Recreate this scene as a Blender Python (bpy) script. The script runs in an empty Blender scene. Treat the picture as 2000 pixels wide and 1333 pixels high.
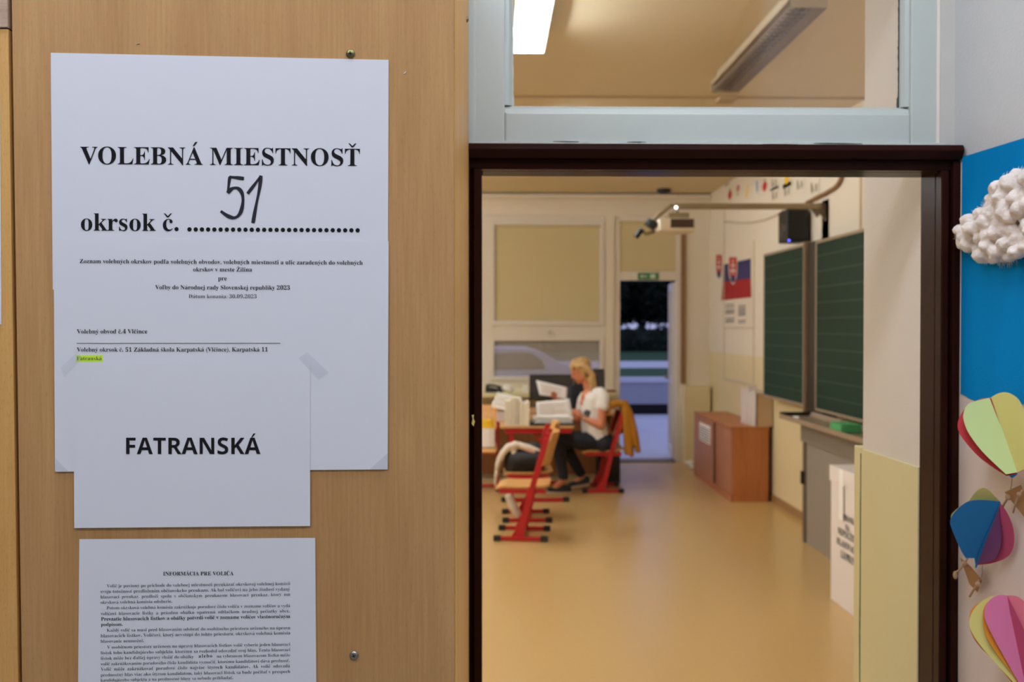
import bpy, bmesh, math, random
from mathutils import Vector, Matrix, noise
random.seed(7)
D = bpy.data; COL = bpy.context.scene.collection; SC = bpy.context.scene
V = Vector
# ------------------------------------------------------------------ camera
F = 35.0 / 36.0 * 2000.0
EYE = V((0, 0, 1.66))
YAW = math.atan(40.0 / F); PITCH = math.atan(26.5 / F)
cam = D.cameras.new('camera'); camo = D.objects.new('camera', cam); COL.objects.link(camo)
cam.lens = 35; cam.sensor_width = 36; cam.clip_start = .05; cam.clip_end = 200
camo.location = EYE; camo.rotation_euler = (math.pi / 2 - PITCH, 0, -YAW)
cam.dof.use_dof = True; cam.dof.focus_distance = 1.40; cam.dof.aperture_fstop = 6.0
SC.camera = camo
R3 = camo.rotation_euler.to_matrix()
# ------------------------------------------------------------------ world, view
SC.view_settings.view_transform = 'Standard'; SC.view_settings.look = 'None'
SC.view_settings.gamma = 1; SC.view_settings.exposure = 0.0
SC.view_settings.use_curve_mapping = False
SC.cycles.use_denoising = True
SC.cycles.use_adaptive_sampling = True; SC.cycles.adaptive_threshold = .04
SC.cycles.max_bounces = 6; SC.cycles.diffuse_bounces = 4; SC.cycles.transparent_max_bounces = 12
SC.cycles.sample_clamp_indirect = 4.0; SC.cycles.caustics_reflective = False; SC.cycles.caustics_refractive = False
wd = D.worlds.new('dusk_sky'); SC.world = wd; wd.use_nodes = True
wd.node_tree.nodes['Background'].inputs[0].default_value = (.235, .255, .42, 1)
wd.node_tree.nodes['Background'].inputs[1].default_value = 1.6
ROOM_LAMP = 88.0; HALL_FILL = 21.5
ROOM_COL = (.92, .985, 1.03); HALL_COL = (.87, .905, 1.045)


def ray(px, py):
    return (R3 @ V(((px - 1000) / F, -(py - 666.5) / F, -1))).normalized()


def onY(px, py, y):
    d = ray(px, py); return EYE + d * (y / d.y)


def onX(px, py, x):
    d = ray(px, py); return EYE + d * (x / d.x)


def onZ(px, py, z):
    d = ray(px, py); return EYE + d * ((z - EYE.z) / d.z)


def onP(px, py, p0, n):
    d = ray(px, py); return EYE + d * ((p0 - EYE).dot(n) / d.dot(n))


# ------------------------------------------------------------------ materials
def lin(c):
    return tuple((x / 255 / 12.92 if x / 255 <= .04045 else ((x / 255 + .055) / 1.055) ** 2.4) for x in c)


def nd(nt, t, **kw):
    n = nt.nodes.new(t)
    for k, v in kw.items(): setattr(n, k, v)
    return n


def mat(name, rgb, rough=.6, metal=0, spec=.5, var=.06, vscale=8, bump=0, bscale=200, emit=None, estr=0, stretch=None):
    m = D.materials.new(name); m.use_nodes = True; nt = m.node_tree; b = nt.nodes['Principled BSDF']
    c = lin(rgb)
    b.inputs['Roughness'].default_value = rough; b.inputs['Metallic'].default_value = metal
    b.inputs['Specular IOR Level'].default_value = spec
    tc = nd(nt, 'ShaderNodeTexCoord'); mp = nd(nt, 'ShaderNodeMapping')
    nt.links.new(tc.outputs['Object'], mp.inputs['Vector'])
    if stretch: mp.inputs['Scale'].default_value = stretch
    nz = nd(nt, 'ShaderNodeTexNoise'); nz.inputs['Scale'].default_value = vscale; nz.inputs['Detail'].default_value = 4
    nt.links.new(mp.outputs[0], nz.inputs['Vector'])
    mx = nd(nt, 'ShaderNodeMix', data_type='RGBA')
    mx.inputs['A'].default_value = tuple(max(0, x * (1 - var)) for x in c) + (1,)
    mx.inputs['B'].default_value = tuple(min(1, x * (1 + var)) for x in c) + (1,)
    nt.links.new(nz.outputs['Fac'], mx.inputs['Factor'])
    nt.links.new(mx.outputs['Result'], b.inputs['Base Color'])
    if bump:
        n2 = nd(nt, 'ShaderNodeTexNoise'); n2.inputs['Scale'].default_value = bscale
        nt.links.new(tc.outputs['Object'], n2.inputs['Vector'])
        bp = nd(nt, 'ShaderNodeBump'); bp.inputs['Strength'].default_value = bump; bp.inputs['Distance'].default_value = .002
        nt.links.new(n2.outputs['Fac'], bp.inputs['Height']); nt.links.new(bp.outputs[0], b.inputs['Normal'])
    if emit:
        b.inputs['Emission Color'].default_value = tuple(emit) + (1,); b.inputs['Emission Strength'].default_value = estr
    return m


def wood(name, dark, light, axis='Z', fine=420, rough=.42, pores=.35):
    m = D.materials.new(name); m.use_nodes = True; nt = m.node_tree; b = nt.nodes['Principled BSDF']
    L = nt.links.new
    tc = nd(nt, 'ShaderNodeTexCoord')
    def nzz(scale, st, det=3, dist=0.0):
        mp = nd(nt, 'ShaderNodeMapping')
        s = [1, 1, 1]; s['XYZ'.index(axis)] = st
        mp.inputs['Scale'].default_value = s
        L(tc.outputs['Object'], mp.inputs['Vector'])
        n = nd(nt, 'ShaderNodeTexNoise'); n.inputs['Scale'].default_value = scale; n.inputs['Detail'].default_value = det
        n.inputs['Distortion'].default_value = dist
        L(mp.outputs[0], n.inputs['Vector']); return n
    a = nzz(fine * .7, .03, 2, .2); c = nzz(17, .09, 4, 1.1); p = nzz(fine * 1.9, .13, 1)
    mx = nd(nt, 'ShaderNodeMath', operation='MULTIPLY_ADD'); mx.inputs[1].default_value = .42
    sc = nd(nt, 'ShaderNodeMath', operation='MULTIPLY'); sc.inputs[1].default_value = .58
    L(c.outputs['Fac'], sc.inputs[0]); L(a.outputs['Fac'], mx.inputs[0]); L(sc.outputs[0], mx.inputs[2])
    rp = nd(nt, 'ShaderNodeValToRGB')
    rp.color_ramp.elements[0].position = .30; rp.color_ramp.elements[0].color = lin(dark) + (1,)
    rp.color_ramp.elements[1].position = .70; rp.color_ramp.elements[1].color = lin(light) + (1,)
    L(mx.outputs[0], rp.inputs[0])
    pr = nd(nt, 'ShaderNodeValToRGB'); pr.color_ramp.elements[0].position = .58; pr.color_ramp.elements[0].color = (0, 0, 0, 1)
    pr.color_ramp.elements[1].position = .72; pr.color_ramp.elements[1].color = (pores, pores, pores, 1)
    L(p.outputs['Fac'], pr.inputs[0])
    m2 = nd(nt, 'ShaderNodeMix', data_type='RGBA'); m2.inputs['B'].default_value = tuple(x * .55 for x in lin(dark)) + (1,)
    L(pr.outputs[0], m2.inputs['Factor']); L(rp.outputs[0], m2.inputs['A']); L(m2.outputs['Result'], b.inputs['Base Color'])
    b.inputs['Roughness'].default_value = rough
    return m


def glassy(name, transp, rgb=(255, 255, 255), rough=.05, diffuse=False):
    m = D.materials.new(name); m.use_nodes = True; nt = m.node_tree; nt.nodes.clear(); L = nt.links.new
    o = nd(nt, 'ShaderNodeOutputMaterial'); t = nd(nt, 'ShaderNodeBsdfTransparent')
    g = nd(nt, 'ShaderNodeBsdfDiffuse' if diffuse else 'ShaderNodeBsdfGlossy')
    g.inputs['Color'].default_value = lin(rgb) + (1,); g.inputs['Roughness'].default_value = rough
    x = nd(nt, 'ShaderNodeMixShader'); x.inputs[0].default_value = 1 - transp
    L(t.outputs[0], x.inputs[1]); L(g.outputs[0], x.inputs[2]); L(x.outputs[0], o.inputs[0])
    return m


M = {}
M['beech'] = wood('beech_laminate', (172, 127, 76), (198, 154, 100), pores=.22)
M['beech_edge'] = wood('beech_edge_band', (206, 152, 82), (224, 176, 104), fine=500)
M['beech_pale'] = wood('beech_pale_cross', (176, 150, 128), (206, 176, 152), axis='X')
M['gap'] = mat('dark_gap', (38, 26, 18), .9)
M['paper'] = mat('white_paper', (222, 224, 230), .75, spec=.2, var=.015, vscale=5, bump=.05, bscale=60)
M['ink'] = mat('black_ink', (30, 30, 33), .7, spec=.1, var=0)
M['ink_grey'] = mat('grey_ink', (60, 60, 64), .7, spec=.1, var=0)
M['marker'] = mat('black_marker', (42, 43, 52), .6, spec=.2, var=0)
M['highlight'] = mat('yellow_highlighter', (205, 240, 60), .8, var=.03)
M['tape'] = glassy('clear_tape', .90, (216, 219, 226), 1.0, diffuse=True)
M['brass'] = mat('tarnished_brass', (120, 115, 80), .38, metal=.9)
M['steel'] = mat('plain_steel', (140, 138, 132), .35, metal=.9)
M['frame_dark'] = mat('dark_brown_gloss_paint', (44, 21, 15), .25, spec=.05, var=.08, vscale=6, bump=.03, bscale=40)
M['frame_blue'] = mat('pale_blue_grey_gloss_paint', (188, 197, 190), .38, var=.03, vscale=6, bump=.25, bscale=35)
M['putty'] = mat('old_white_putty', (202, 208, 202), .7, var=.12, vscale=60, bump=.6, bscale=120)
M['dark_line'] = mat('dark_chipped_paint', (62, 66, 64), .8)
M['glass'] = glassy('window_glass', .95, rough=.0)
M['plaster'] = mat('grey_white_plaster', (208, 212, 212), .85, var=.04, vscale=5, bump=.4, bscale=160)
M['plaster_strip'] = mat('warm_grey_plaster', (196, 195, 188), .85, var=.06, vscale=15, bump=.4, bscale=120)
M['cream'] = mat('cream_wall_paint', (232, 224, 212), .7, var=.03, vscale=3, bump=.2, bscale=120)
M['dado'] = mat('yellow_cream_gloss_dado', (230, 220, 168), .4, var=.03, vscale=5, bump=.15, bscale=100)
M['room_wall'] = mat('warm_white_room_wall', (236, 224, 204), .8, var=.03, vscale=1.5)
M['room_dado'] = mat('cream_room_dado', (230, 212, 166), .5, var=.03, vscale=1.5)
M['ceiling'] = mat('warm_ceiling_paint', (222, 204, 168), .9, var=.03, vscale=1.2)
M['hall_ceiling'] = mat('hall_ceiling_paint', (225, 225, 225), .9)
M['hall_floor'] = mat('hall_floor', (200, 190, 175), .5)
M['floor'] = mat('tan_vinyl_floor', (203, 166, 108), .27, spec=.5, var=.07, vscale=55)
M['baseboard'] = mat('tan_baseboard', (160, 122, 80), .5)
M['white_pvc'] = mat('white_window_frame', (232, 222, 206), .45, var=.02)
M['blind'] = mat('beige_roller_blind', (214, 198, 152), .85, var=.03, vscale=2)
M['screen'] = glassy('mesh_screen', .68, (226, 216, 202), 1.0, diffuse=True)
M['exit_green'] = mat('green_sign', (66, 130, 84), .5)
M['sign_white'] = mat('sign_white', (210, 220, 205), .5)
M['conduit'] = mat('painted_conduit', (186, 160, 120), .7)
M['brown_strip'] = mat('brown_strip', (142, 106, 70), .6)
M['board'] = mat('green_chalkboard', (22, 46, 32), .65, spec=.2, var=.08, vscale=3)
M['board_line'] = mat('chalkboard_ruling', (42, 62, 34), .6)
M['alu'] = mat('aluminium_trim', (172, 152, 128), .4, metal=.35)
M['pylon_dark'] = mat('dark_pylon', (40, 30, 22), .5)
M['grey_panel'] = mat('grey_brown_metal', (146, 136, 124), .5, var=.03)
M['grey_panel2'] = mat('grey_brown_metal_top', (132, 122, 110), .5, var=.03)
M['black_plastic'] = mat('black_plastic', (12, 12, 12), .5)
M['dark_navy'] = mat('dark_navy_fabric', (34, 38, 48), .8)
M['white_box'] = mat('white_cardboard', (236, 226, 218), .7, var=.02)
M['white_box2'] = mat('creased_white_board', (205, 192, 184), .7, var=.03, bump=.4, bscale=12)
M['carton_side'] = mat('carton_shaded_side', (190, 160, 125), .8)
M['cabinet'] = wood('red_brown_veneer', (164, 96, 52), (188, 118, 68), fine=160, pores=.15)
M['cabinet_door'] = wood('red_brown_door', (164, 106, 76), (184, 126, 94), fine=160, pores=.1)
M['cabinet_dark'] = mat('dark_brown_edge', (86, 46, 24), .6)
M['eraser'] = mat('green_sponge', (78, 160, 98), .8, var=.1, vscale=60)
M['flag_blue'] = mat('flag_blue', (52, 50, 100), .8)
M['flag_red'] = mat('flag_red', (160, 24, 24), .8)
M['flag_white'] = mat('flag_white', (226, 216, 204), .8)
M['crest_red'] = mat('crest_red', (190, 50, 40), .7)
M['red_metal'] = mat('red_painted_steel', (176, 18, 30), .3, var=.04)
M['chair_wood'] = wood('chair_plywood', (208, 150, 84), (226, 174, 106), axis='X', fine=120, pores=.1, rough=.35)
M['cap'] = mat('black_rubber_cap', (24, 22, 20), .6)
M['desk_top'] = wood('desk_laminate', (190, 140, 88), (210, 162, 108), axis='Y', fine=120, pores=.1)
M['desk_wood'] = wood('brown_desk_wood', (120, 76, 40), (146, 96, 54), fine=120, pores=.1)
M['skin'] = mat('skin', (206, 128, 92), .5, var=.05)
M['hair'] = mat('blonde_hair', (196, 156, 100), .4, var=.5, vscale=90, stretch=(1, 1, .22))
M['tshirt'] = mat('white_cotton', (242, 236, 228), .85, var=.03)
M['print'] = mat('dark_print', (70, 64, 66), .85)
M['jeans'] = mat('dark_denim', (22, 26, 40), .8, var=.15, vscale=40)
M['shoe'] = mat('black_shoe', (22, 20, 20), .5)
M['sole'] = mat('pale_sole', (196, 176, 156), .7)
M['lips'] = mat('lips', (170, 80, 72), .5)
M['mustard'] = mat('mustard_cloth', (176, 116, 24), .9, var=.12, vscale=18, bump=.5, bscale=30)
M['knit'] = mat('cream_knit', (226, 212, 192), .9, var=.08, vscale=40, bump=.6, bscale=80)
M['lining'] = mat('pink_lining', (206, 164, 138), .9)
M['leather'] = mat('black_leather', (13, 12, 13), .6, bump=.3, bscale=60)
M['envelope'] = mat('cream_envelope', (246, 234, 208), .75, var=.04)
M['doc'] = mat('office_paper', (250, 246, 240), .8, var=.02)
M['yellow'] = mat('yellow_card', (244, 196, 40), .6)
M['blue_paper'] = mat('blue_crepe_paper', (4, 138, 206), .95, spec=.08, var=.10, vscale=14, bump=.3, bscale=240, stretch=(1, 1, .25))
M['mural_white'] = mat('white_mural_paper', (228, 214, 204), .85, var=.03, vscale=5)
M['cotton'] = mat('cotton_wool', (240, 230, 220), 1.0, spec=0, var=.04, vscale=40, bump=.5, bscale=420)
M['p_lime'] = mat('lime_paper', (196, 214, 142), .8, var=.02)
M['p_yellow'] = mat('pale_yellow_paper', (216, 206, 120), .8, var=.02)
M['p_red'] = mat('red_paper', (190, 36, 42), .7, var=.03)
M['p_blue'] = mat('blue_card', (18, 122, 190), .75, var=.04)
M['p_pink'] = mat('pink_paper', (212, 116, 156), .8, var=.02)
M['p_rose'] = mat('rose_paper', (222, 118, 138), .8, var=.02)
M['p_mag'] = mat('magenta_paper', (190, 76, 112), .8, var=.02)
M['p_purple'] = mat('purple_paper', (118, 66, 112), .8, var=.02)
M['p_orange'] = mat('orange_paper', (222, 140, 30), .8, var=.03)
M['kraft'] = mat('kraft_card', (172, 130, 84), .85, var=.08, vscale=60)
M['twine'] = mat('jute_twine', (186, 156, 124), .9, var=.12, vscale=200)
M['lamp_body'] = mat('lamp_housing', (214, 198, 170), .5)
M['lamp_side'] = mat('lamp_tray', (176, 156, 128), .5)
M['lamp_off'] = mat('unlit_lamp_housing', (186, 168, 136), .5)
M['lamp_off_dark'] = mat('unlit_lamp_tray', (128, 108, 84), .5)
M['lamp_tube'] = mat('lit_tube', (255, 255, 255), .5, emit=ROOM_COL, estr=ROOM_LAMP)
M['lamp_louvre'] = mat('lit_louvre', (245, 248, 250), .4, spec=.6)
M['hall_fill'] = mat('hall_fill_diffuser', (255, 255, 255), .5, emit=HALL_COL, estr=HALL_FILL)
M['glint_white'] = mat('white_glint', (255, 255, 255), .5, emit=(1, 1, 1), estr=6)
M['led_blue'] = mat('blue_led', (40, 40, 255), .5, emit=(.1, .1, 1), estr=5)
M['projector'] = mat('projector_shell', (240, 228, 206), .5)
M['vent'] = mat('projector_vent', (66, 48, 32), .6)
M['metal_arm'] = mat('satin_arm', (150, 132, 100), .45, metal=.1)
M['metal_dark'] = mat('dark_bracket', (112, 94, 78), .5, metal=.0)
M['pavement'] = mat('pavement', (206, 208, 222), .85, var=.12, vscale=3)
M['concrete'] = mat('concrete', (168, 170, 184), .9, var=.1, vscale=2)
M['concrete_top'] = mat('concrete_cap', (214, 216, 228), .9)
M['plinth'] = mat('near_black', (16, 16, 20), .9)  # near-black; on the yard wall it paints the shadow gap
M['grass'] = mat('grass', (28, 76, 36), .95, var=.3, vscale=3)
M['leaf'] = mat('dark_foliage', (20, 34, 24), .9, var=.4, vscale=2)
M['bark'] = mat('bark', (44, 36, 32), .9)
M['car'] = mat('silver_car_paint', (196, 198, 220), .35, var=.01)
M['car_glass'] = mat('car_window', (60, 58, 60), .15)
M['tyre'] = mat('tyre', (20, 20, 22), .8)


_b = M['cotton'].node_tree.nodes['Principled BSDF']; _b.inputs['Subsurface Weight'].default_value = .6; _b.inputs['Subsurface Radius'].default_value = (1, .9, .8); _b.inputs['Subsurface Scale'].default_value = .012


# ------------------------------------------------------------------ mesh builder
class MB:
    def __init__(s): s.v = []; s.f = []; s.mi = []; s.k = 0
    def add(s, vs, fs):
        n = len(s.v); s.v += [V(p) for p in vs]
        for f in fs: s.f.append([i + n for i in f]); s.mi.append(s.k)
        return s
    def box(s, a, b, rot=None, piv=None):
        x0, y0, z0 = [min(a[i], b[i]) for i in range(3)]; x1, y1, z1 = [max(a[i], b[i]) for i in range(3)]
        vs = [V(p) for p in ((x0, y0, z0), (x1, y0, z0), (x1, y1, z0), (x0, y1, z0), (x0, y0, z1), (x1, y0, z1), (x1, y1, z1), (x0, y1, z1))]
        if rot is not None:
            c = V(piv) if piv is not None else (V(a) + V(b)) / 2
            vs = [c + rot @ (p - c) for p in vs]
        return s.add(vs, [(0, 3, 2, 1), (4, 5, 6, 7), (0, 1, 5, 4), (1, 2, 6, 5), (2, 3, 7, 6), (3, 0, 4, 7)])
    def bar(s, p, q, w, h, up=(0, 0, 1)):
        p = V(p); q = V(q); d = (q - p).normalized(); u = V(up)
        if abs(d.dot(u)) > .99: u = V((1, 0, 0))
        r = d.cross(u).normalized() * w / 2; t = r.cross(d).normalized() * h / 2
        vs = []
        for c in (p, q): vs += [c - r - t, c + r - t, c + r + t, c - r + t]
        return s.add(vs, [(3, 2, 1, 0), (4, 5, 6, 7), (0, 1, 5, 4), (1, 2, 6, 5), (2, 3, 7, 6), (3, 0, 4, 7)])
    def tube(s, pts, r, n=10, caps=True):
        pts = [V(p) for p in pts]; rs = r if isinstance(r, (list, tuple)) else [r] * len(pts)
        vs = []; fs = []; pr = None
        for i, p in enumerate(pts):
            d = (pts[min(i + 1, len(pts) - 1)] - pts[max(i - 1, 0)]).normalized()
            if pr is None:
                u = V((0, 0, 1)) if abs(d.z) < .9 else V((1, 0, 0)); pr = d.cross(u).normalized()
            a = (pr - d * pr.dot(d)).normalized(); b = d.cross(a); pr = a
            vs += [p + (a * math.cos(t) + b * math.sin(t)) * rs[i] for t in [2 * math.pi * j / n for j in range(n)]]
        for i in range(len(pts) - 1):
            for j in range(n):
                fs.append((i * n + j, i * n + (j + 1) % n, (i + 1) * n + (j + 1) % n, (i + 1) * n + j))
        if caps:
            fs.append(tuple(range(n - 1, -1, -1))); fs.append(tuple((len(pts) - 1) * n + j for j in range(n)))
        return s.add(vs, fs)
    def ball(s, c, r, n=12, m=8, rot=None):
        c = V(c); r = V(r) if not isinstance(r, (int, float)) else V((r, r, r)); vs = []; fs = []
        for i in range(m + 1):
            a = math.pi * i / m
            for j in range(n):
                b = 2 * math.pi * j / n
                p = V((r.x * math.sin(a) * math.cos(b), r.y * math.sin(a) * math.sin(b), r.z * math.cos(a)))
                vs.append(c + (rot @ p if rot is not None else p))
        for i in range(m):
            for j in range(n):
                fs.append((i * n + j, (i + 1) * n + j, (i + 1) * n + (j + 1) % n, i * n + (j + 1) % n))
        return s.add(vs, fs)
    def prism(s, pts, off):            # closed outline pts extruded by vector off
        n = len(pts); pts = [V(p) for p in pts]; off = V(off)
        return s.add(pts + [p + off for p in pts], [tuple(range(n - 1, -1, -1)), tuple(range(n, 2 * n))] +
                     [(i, (i + 1) % n, n + (i + 1) % n, n + i) for i in range(n)])
    def flat(s, pts):
        return s.add(pts, [tuple(range(len(pts)))])
    def build(s, name, m, parent=None, smooth=False, bevel=0, recalc=True):
        me = D.meshes.new(name)
        o = parent; w = V((0, 0, 0))
        while o is not None: w += o.location; o = o.parent
        me.from_pydata([p - w for p in s.v], [], s.f)
        ms = m if isinstance(m, list) else [m]
        for x in ms: me.materials.append(x)
        for p, k in zip(me.polygons, s.mi): p.material_index = min(k, len(ms) - 1)
        bm = bmesh.new(); bm.from_mesh(me)
        if recalc: bmesh.ops.recalc_face_normals(bm, faces=bm.faces)
        if bevel:
            bmesh.ops.bevel(bm, geom=[e for e in bm.edges if len(e.link_faces) == 2 and e.calc_face_angle(0) > .5], offset=bevel, segments=2, profile=.6, affect='EDGES')
        bm.to_mesh(me); bm.free()
        if smooth:
            for p in me.polygons: p.use_smooth = True
        o = D.objects.new(name, me); COL.objects.link(o)
        if parent is not None: o.parent = parent
        return o


def tag(o, label, cat, group=None, kind=None):
    o['label'] = label; o['category'] = cat
    if group: o['group'] = group
    if kind: o['kind'] = kind
    return o


def empty(name, loc, label=None, cat=None, group=None, kind=None):
    o = D.objects.new(name, None); COL.objects.link(o); o.location = V(loc); o.empty_display_size = .1
    if label: tag(o, label, cat, group, kind)
    elif kind: o['kind'] = kind
    return o


def struct(o, label=None):
    o['kind'] = 'structure'
    if label: o['label'] = label
    return o


def copy_tree(o, parent=None):
    c = o.copy(); COL.objects.link(c)
    if parent is not None: c.parent = parent
    for ch in [x for x in D.objects if x.parent == o]: copy_tree(ch, c)
    return c


def blob(mb, name, m, parent=None, voxel=.006, smooth=6, post=None):     # one continuous skin grown around overlapping volumes
    tmp = mb.build('tmp_shape', M['skin'])
    r = tmp.modifiers.new('r', 'REMESH'); r.mode = 'VOXEL'; r.voxel_size = voxel
    if smooth:
        q = tmp.modifiers.new('s', 'SMOOTH'); q.iterations = smooth; q.factor = .5
    dg = bpy.context.evaluated_depsgraph_get(); me = D.meshes.new_from_object(tmp.evaluated_get(dg))
    D.objects.remove(tmp)
    me.name = name
    if post:
        n = len(me.vertices); ca = [0.0] * (3 * n); na = [0.0] * (3 * n)
        me.vertices.foreach_get('co', ca); me.vertices.foreach_get('normal', na); out = []
        for i in range(n): out.extend(post(V(ca[3 * i:3 * i + 3]), V(na[3 * i:3 * i + 3])))
        me.vertices.foreach_set('co', out); me.update()
    ms = m if isinstance(m, list) else [m]
    me.materials.clear()
    for x in ms: me.materials.append(x)
    for p in me.polygons: p.use_smooth = True; p.material_index = 0
    o = D.objects.new(name, me); COL.objects.link(o)
    w = V((0, 0, 0)); pp = parent
    while pp is not None: w += pp.location; pp = pp.parent
    me.transform(Matrix.Translation(-w))
    if parent is not None: o.parent = parent
    return o


def limb(mb, pts, rs, steps=6):        # tapered chain of balls
    pts = [V(p) for p in pts]
    for i in range(len(pts) - 1):
        for k in range(steps + 1):
            t = k / steps
            mb.ball(pts[i].lerp(pts[i + 1], t), rs[i] * (1 - t) + rs[i + 1] * t, 10, 7)
    return mb


# ------------------------------------------------------------------ lettering
def B(c):
    if 'A' <= c <= 'Z': return chr(0x1D400 + ord(c) - 65)
    if 'a' <= c <= 'z': return chr(0x1D41A + ord(c) - 97)
    if '0' <= c <= '9': return chr(0x1D7CE + ord(c) - 48)
    return c


def SS(c):
    if 'A' <= c <= 'Z': return chr(0x1D5D4 + ord(c) - 65)
    return c


ACC = {'á': 'a/', 'é': 'e/', 'í': 'i/', 'ó': 'o/', 'ú': 'u/', 'ý': 'y/', 'Á': 'A/', 'Í': 'I/', 'č': 'cv', 'š': 'sv', 'ž': 'zv', 'ň': 'nv', 'Č': 'Cv', 'Š': 'Sv',
       'Ž': 'Zv', 'Ť': 'Tv', 'ť': "t'", 'ď': "d'", 'ľ': "l'", 'ô': 'o^'}
GC = {}


def text_mesh(body, off, res):
    c = D.curves.new('t', 'FONT'); c.body = body; c.size = 1; c.offset = off; c.resolution_u = res
    o = D.objects.new('t', c); COL.objects.link(o)
    dg = bpy.context.evaluated_depsgraph_get(); dg.update()
    me = o.evaluated_get(dg).to_mesh()
    vs = [v.co.copy() for v in me.vertices]; fs = [list(p.vertices) for p in me.polygons]
    o.evaluated_get(dg).to_mesh_clear(); D.objects.remove(o); D.curves.remove(c)
    return vs, fs


def glyph(ch, style, off, res):
    k = (ch, style, off, res)
    if k in GC: return GC[k]
    fn = {'serif': B, 'sans': SS}[style]; ref = fn('I')
    vs, fs = text_mesh(fn(ch), off, res)
    rk = ('ref', style, off, res)
    if rk not in GC: GC[rk] = max(v.x for v in text_mesh(ref, off, res)[0])
    adv = max(v.x for v in text_mesh(fn(ch) + ref, off, res)[0]) - GC[rk]
    GC[k] = (vs, fs, adv); return GC[k]


for _c in 'VOLEBNAMISTokrsc.': glyph(_c, 'serif', 0.0, 6)
for _c in 'FATRNSK': glyph(_c, 'sans', 0.0, 6)
for _c in 'abcdefghijklmnoprstuvxyzABDFIKNPRSVZCELMOT0123459.,:()': glyph(_c, 'serif', 0.0, 2)
for _c in 'abcdefghijklmnoprstuvyzADFKPTV0239.,:': glyph(_c, 'serif', -.009, 2)


def line(mb, s, p0, p1, style='serif', off=0.0, res=2, track=0.0, scale_y=None, space=.27, to_world=None):
    """lay s between the points p0 and p1 (baseline), fitted to that width"""
    x = 0; items = []
    def put(vs, fs): items.append((vs, fs))
    xmin = None
    for ch in s:
        if ch == ' ': x += space + track; continue
        if ch == '.' and style == 'serif':
            put([V((x + .13 + .085 * math.cos(t), .075 + .085 * math.sin(t))) for t in [2 * math.pi * j / 10 for j in range(10)]], [list(range(10))]); xmax = x + .215
            if xmin is None: xmin = x
            x += .26 + track; continue
        base, ac = (ACC[ch][0], ACC[ch][1]) if ch in ACC else (ch, None)
        vs, fs, adv = glyph(base, style, off, res)
        gv = [V((v.x + x, v.y)) for v in vs]; put(gv, fs)
        if gv:
            a, b = min(v.x for v in gv), max(v.x for v in gv); top = max(v.y for v in gv)
            if xmin is None: xmin = a
            xmax = b; c = (a + b) / 2
            w = .075 if off >= 0 else .05
            if ac:
                y0 = (.73 if base.isupper() else .53)
                if base in 'd': y0 = .5
                if ac == '/': put([V((c - .06, y0)), V((c - .06 + w * .8, y0)), V((c + .10 + w * .5, y0 + .17)), V((c + .04, y0 + .17))], [[0, 1, 2, 3]])
                if ac == 'v': put([V((c - w * .45, y0)), V((c + w * .45, y0)), V((c + .16, y0 + .16)), V((c + .10, y0 + .16)), V((c, y0 + .06)), V((c - .10, y0 + .16)), V((c - .16, y0 + .16))], [[0, 1, 4], [1, 2, 3, 4], [0, 4, 5, 6]])
                if ac == '^': put([V((c - .15, y0)), V((c - .09, y0)), V((c, y0 + .09)), V((c + .09, y0)), V((c + .15, y0)), V((c + .03, y0 + .16)), V((c - .03, y0 + .16))], [[0, 1, 2, 6], [2, 3, 4, 5], [2, 5, 6]])
                if ac == "'":
                    put([V((b - .01, .52)), V((b + .03, .52)), V((b + .09, .70)), V((b, .70))], [[0, 1, 2, 3]]); adv += .07; xmax = b + .09
        x += adv + track
    p0 = V(p0); p1 = V(p1); u = (p1 - p0).normalized(); k = (p1 - p0).length / (xmax - xmin)
    sy = scale_y or k
    n = u.cross(V((0, 0, 1))).normalized(); up = n.cross(u) * -1
    if up.z < 0: up = -up
    for vs, fs in items:
        mb.add([p0 + u * ((v.x - xmin) * k) + up * (v.y * sy) for v in vs], fs)
    return k


# ------------------------------------------------------------------ setting: classroom shell
CEIL = 3.30; XR = 2.68; XL = -4.6; YF = 2.46; YB = 12.18; DADO = 1.365
struct(MB().box((XL - .2, YF, -.12), (XR + .2, YB + .27, 0)).build('floor', M['floor']))
struct(MB().box((XL - .2, 2.06, CEIL), (XR + .2, YB + .3, CEIL + .15)).build('ceiling', M['ceiling']))
struct(MB().box((XL - .15, YF, 0), (XL, YB, CEIL)).build('wall_left', M['room_wall']))
mb = MB().box((XR, 2.06, DADO), (XR + .15, YB + .27, CEIL)); mb.k = 1; mb.box((XR, 2.06, 0), (XR + .15, YB + .27, DADO))
struct(mb.build('wall_right', [M['room_wall'], M['room_dado']]))
struct(MB().box((XR - .012, YF, 0), (XR, YB, .07)).build('baseboard_right', M['baseboard']))
# partition between hall and classroom, with one tall opening
OX0, OX1, OZ = -.045, .926, 2.62
mb = MB().box((XL - .15, 2.06, 0), (OX0, YF, CEIL)).box((OX1, 2.06, 0), (XR, YF, CEIL)).box((OX0, 2.06, OZ), (OX1, YF, CEIL))
struct(mb.build('wall_front', M['cream']))
struct(MB().box((OX1 - .004, 2.131, 0), (OX1 + .001, YF + .001, DADO - .008)).build('trim_1', M['dado']))
mb = MB().box((OX1 - .004, YF + .003, 0), (OX1 + .9, YF + .05, DADO - .004))
struct(mb.build('trim_2', M['dado'], bevel=.003))
mb = MB(); n = 80; L_ = []; R_ = []
for i in range(n + 1):
    z = .4 + (DADO - .42) * i / n; w = .0016 + .0012 * abs(noise.noise(V((3, z * 30, 1)))); o_ = .0025 * noise.noise(V((1, z * 5, 9)))
    L_.append((OX1 - .0048, YF + .004 + o_ - w, z)); R_.append((OX1 - .0048, YF + .004 + o_ + w, z))
struct(mb.prism(L_ + R_[::-1], (.003, 0, 0)).build('trim_13', M['dark_line']))
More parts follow.
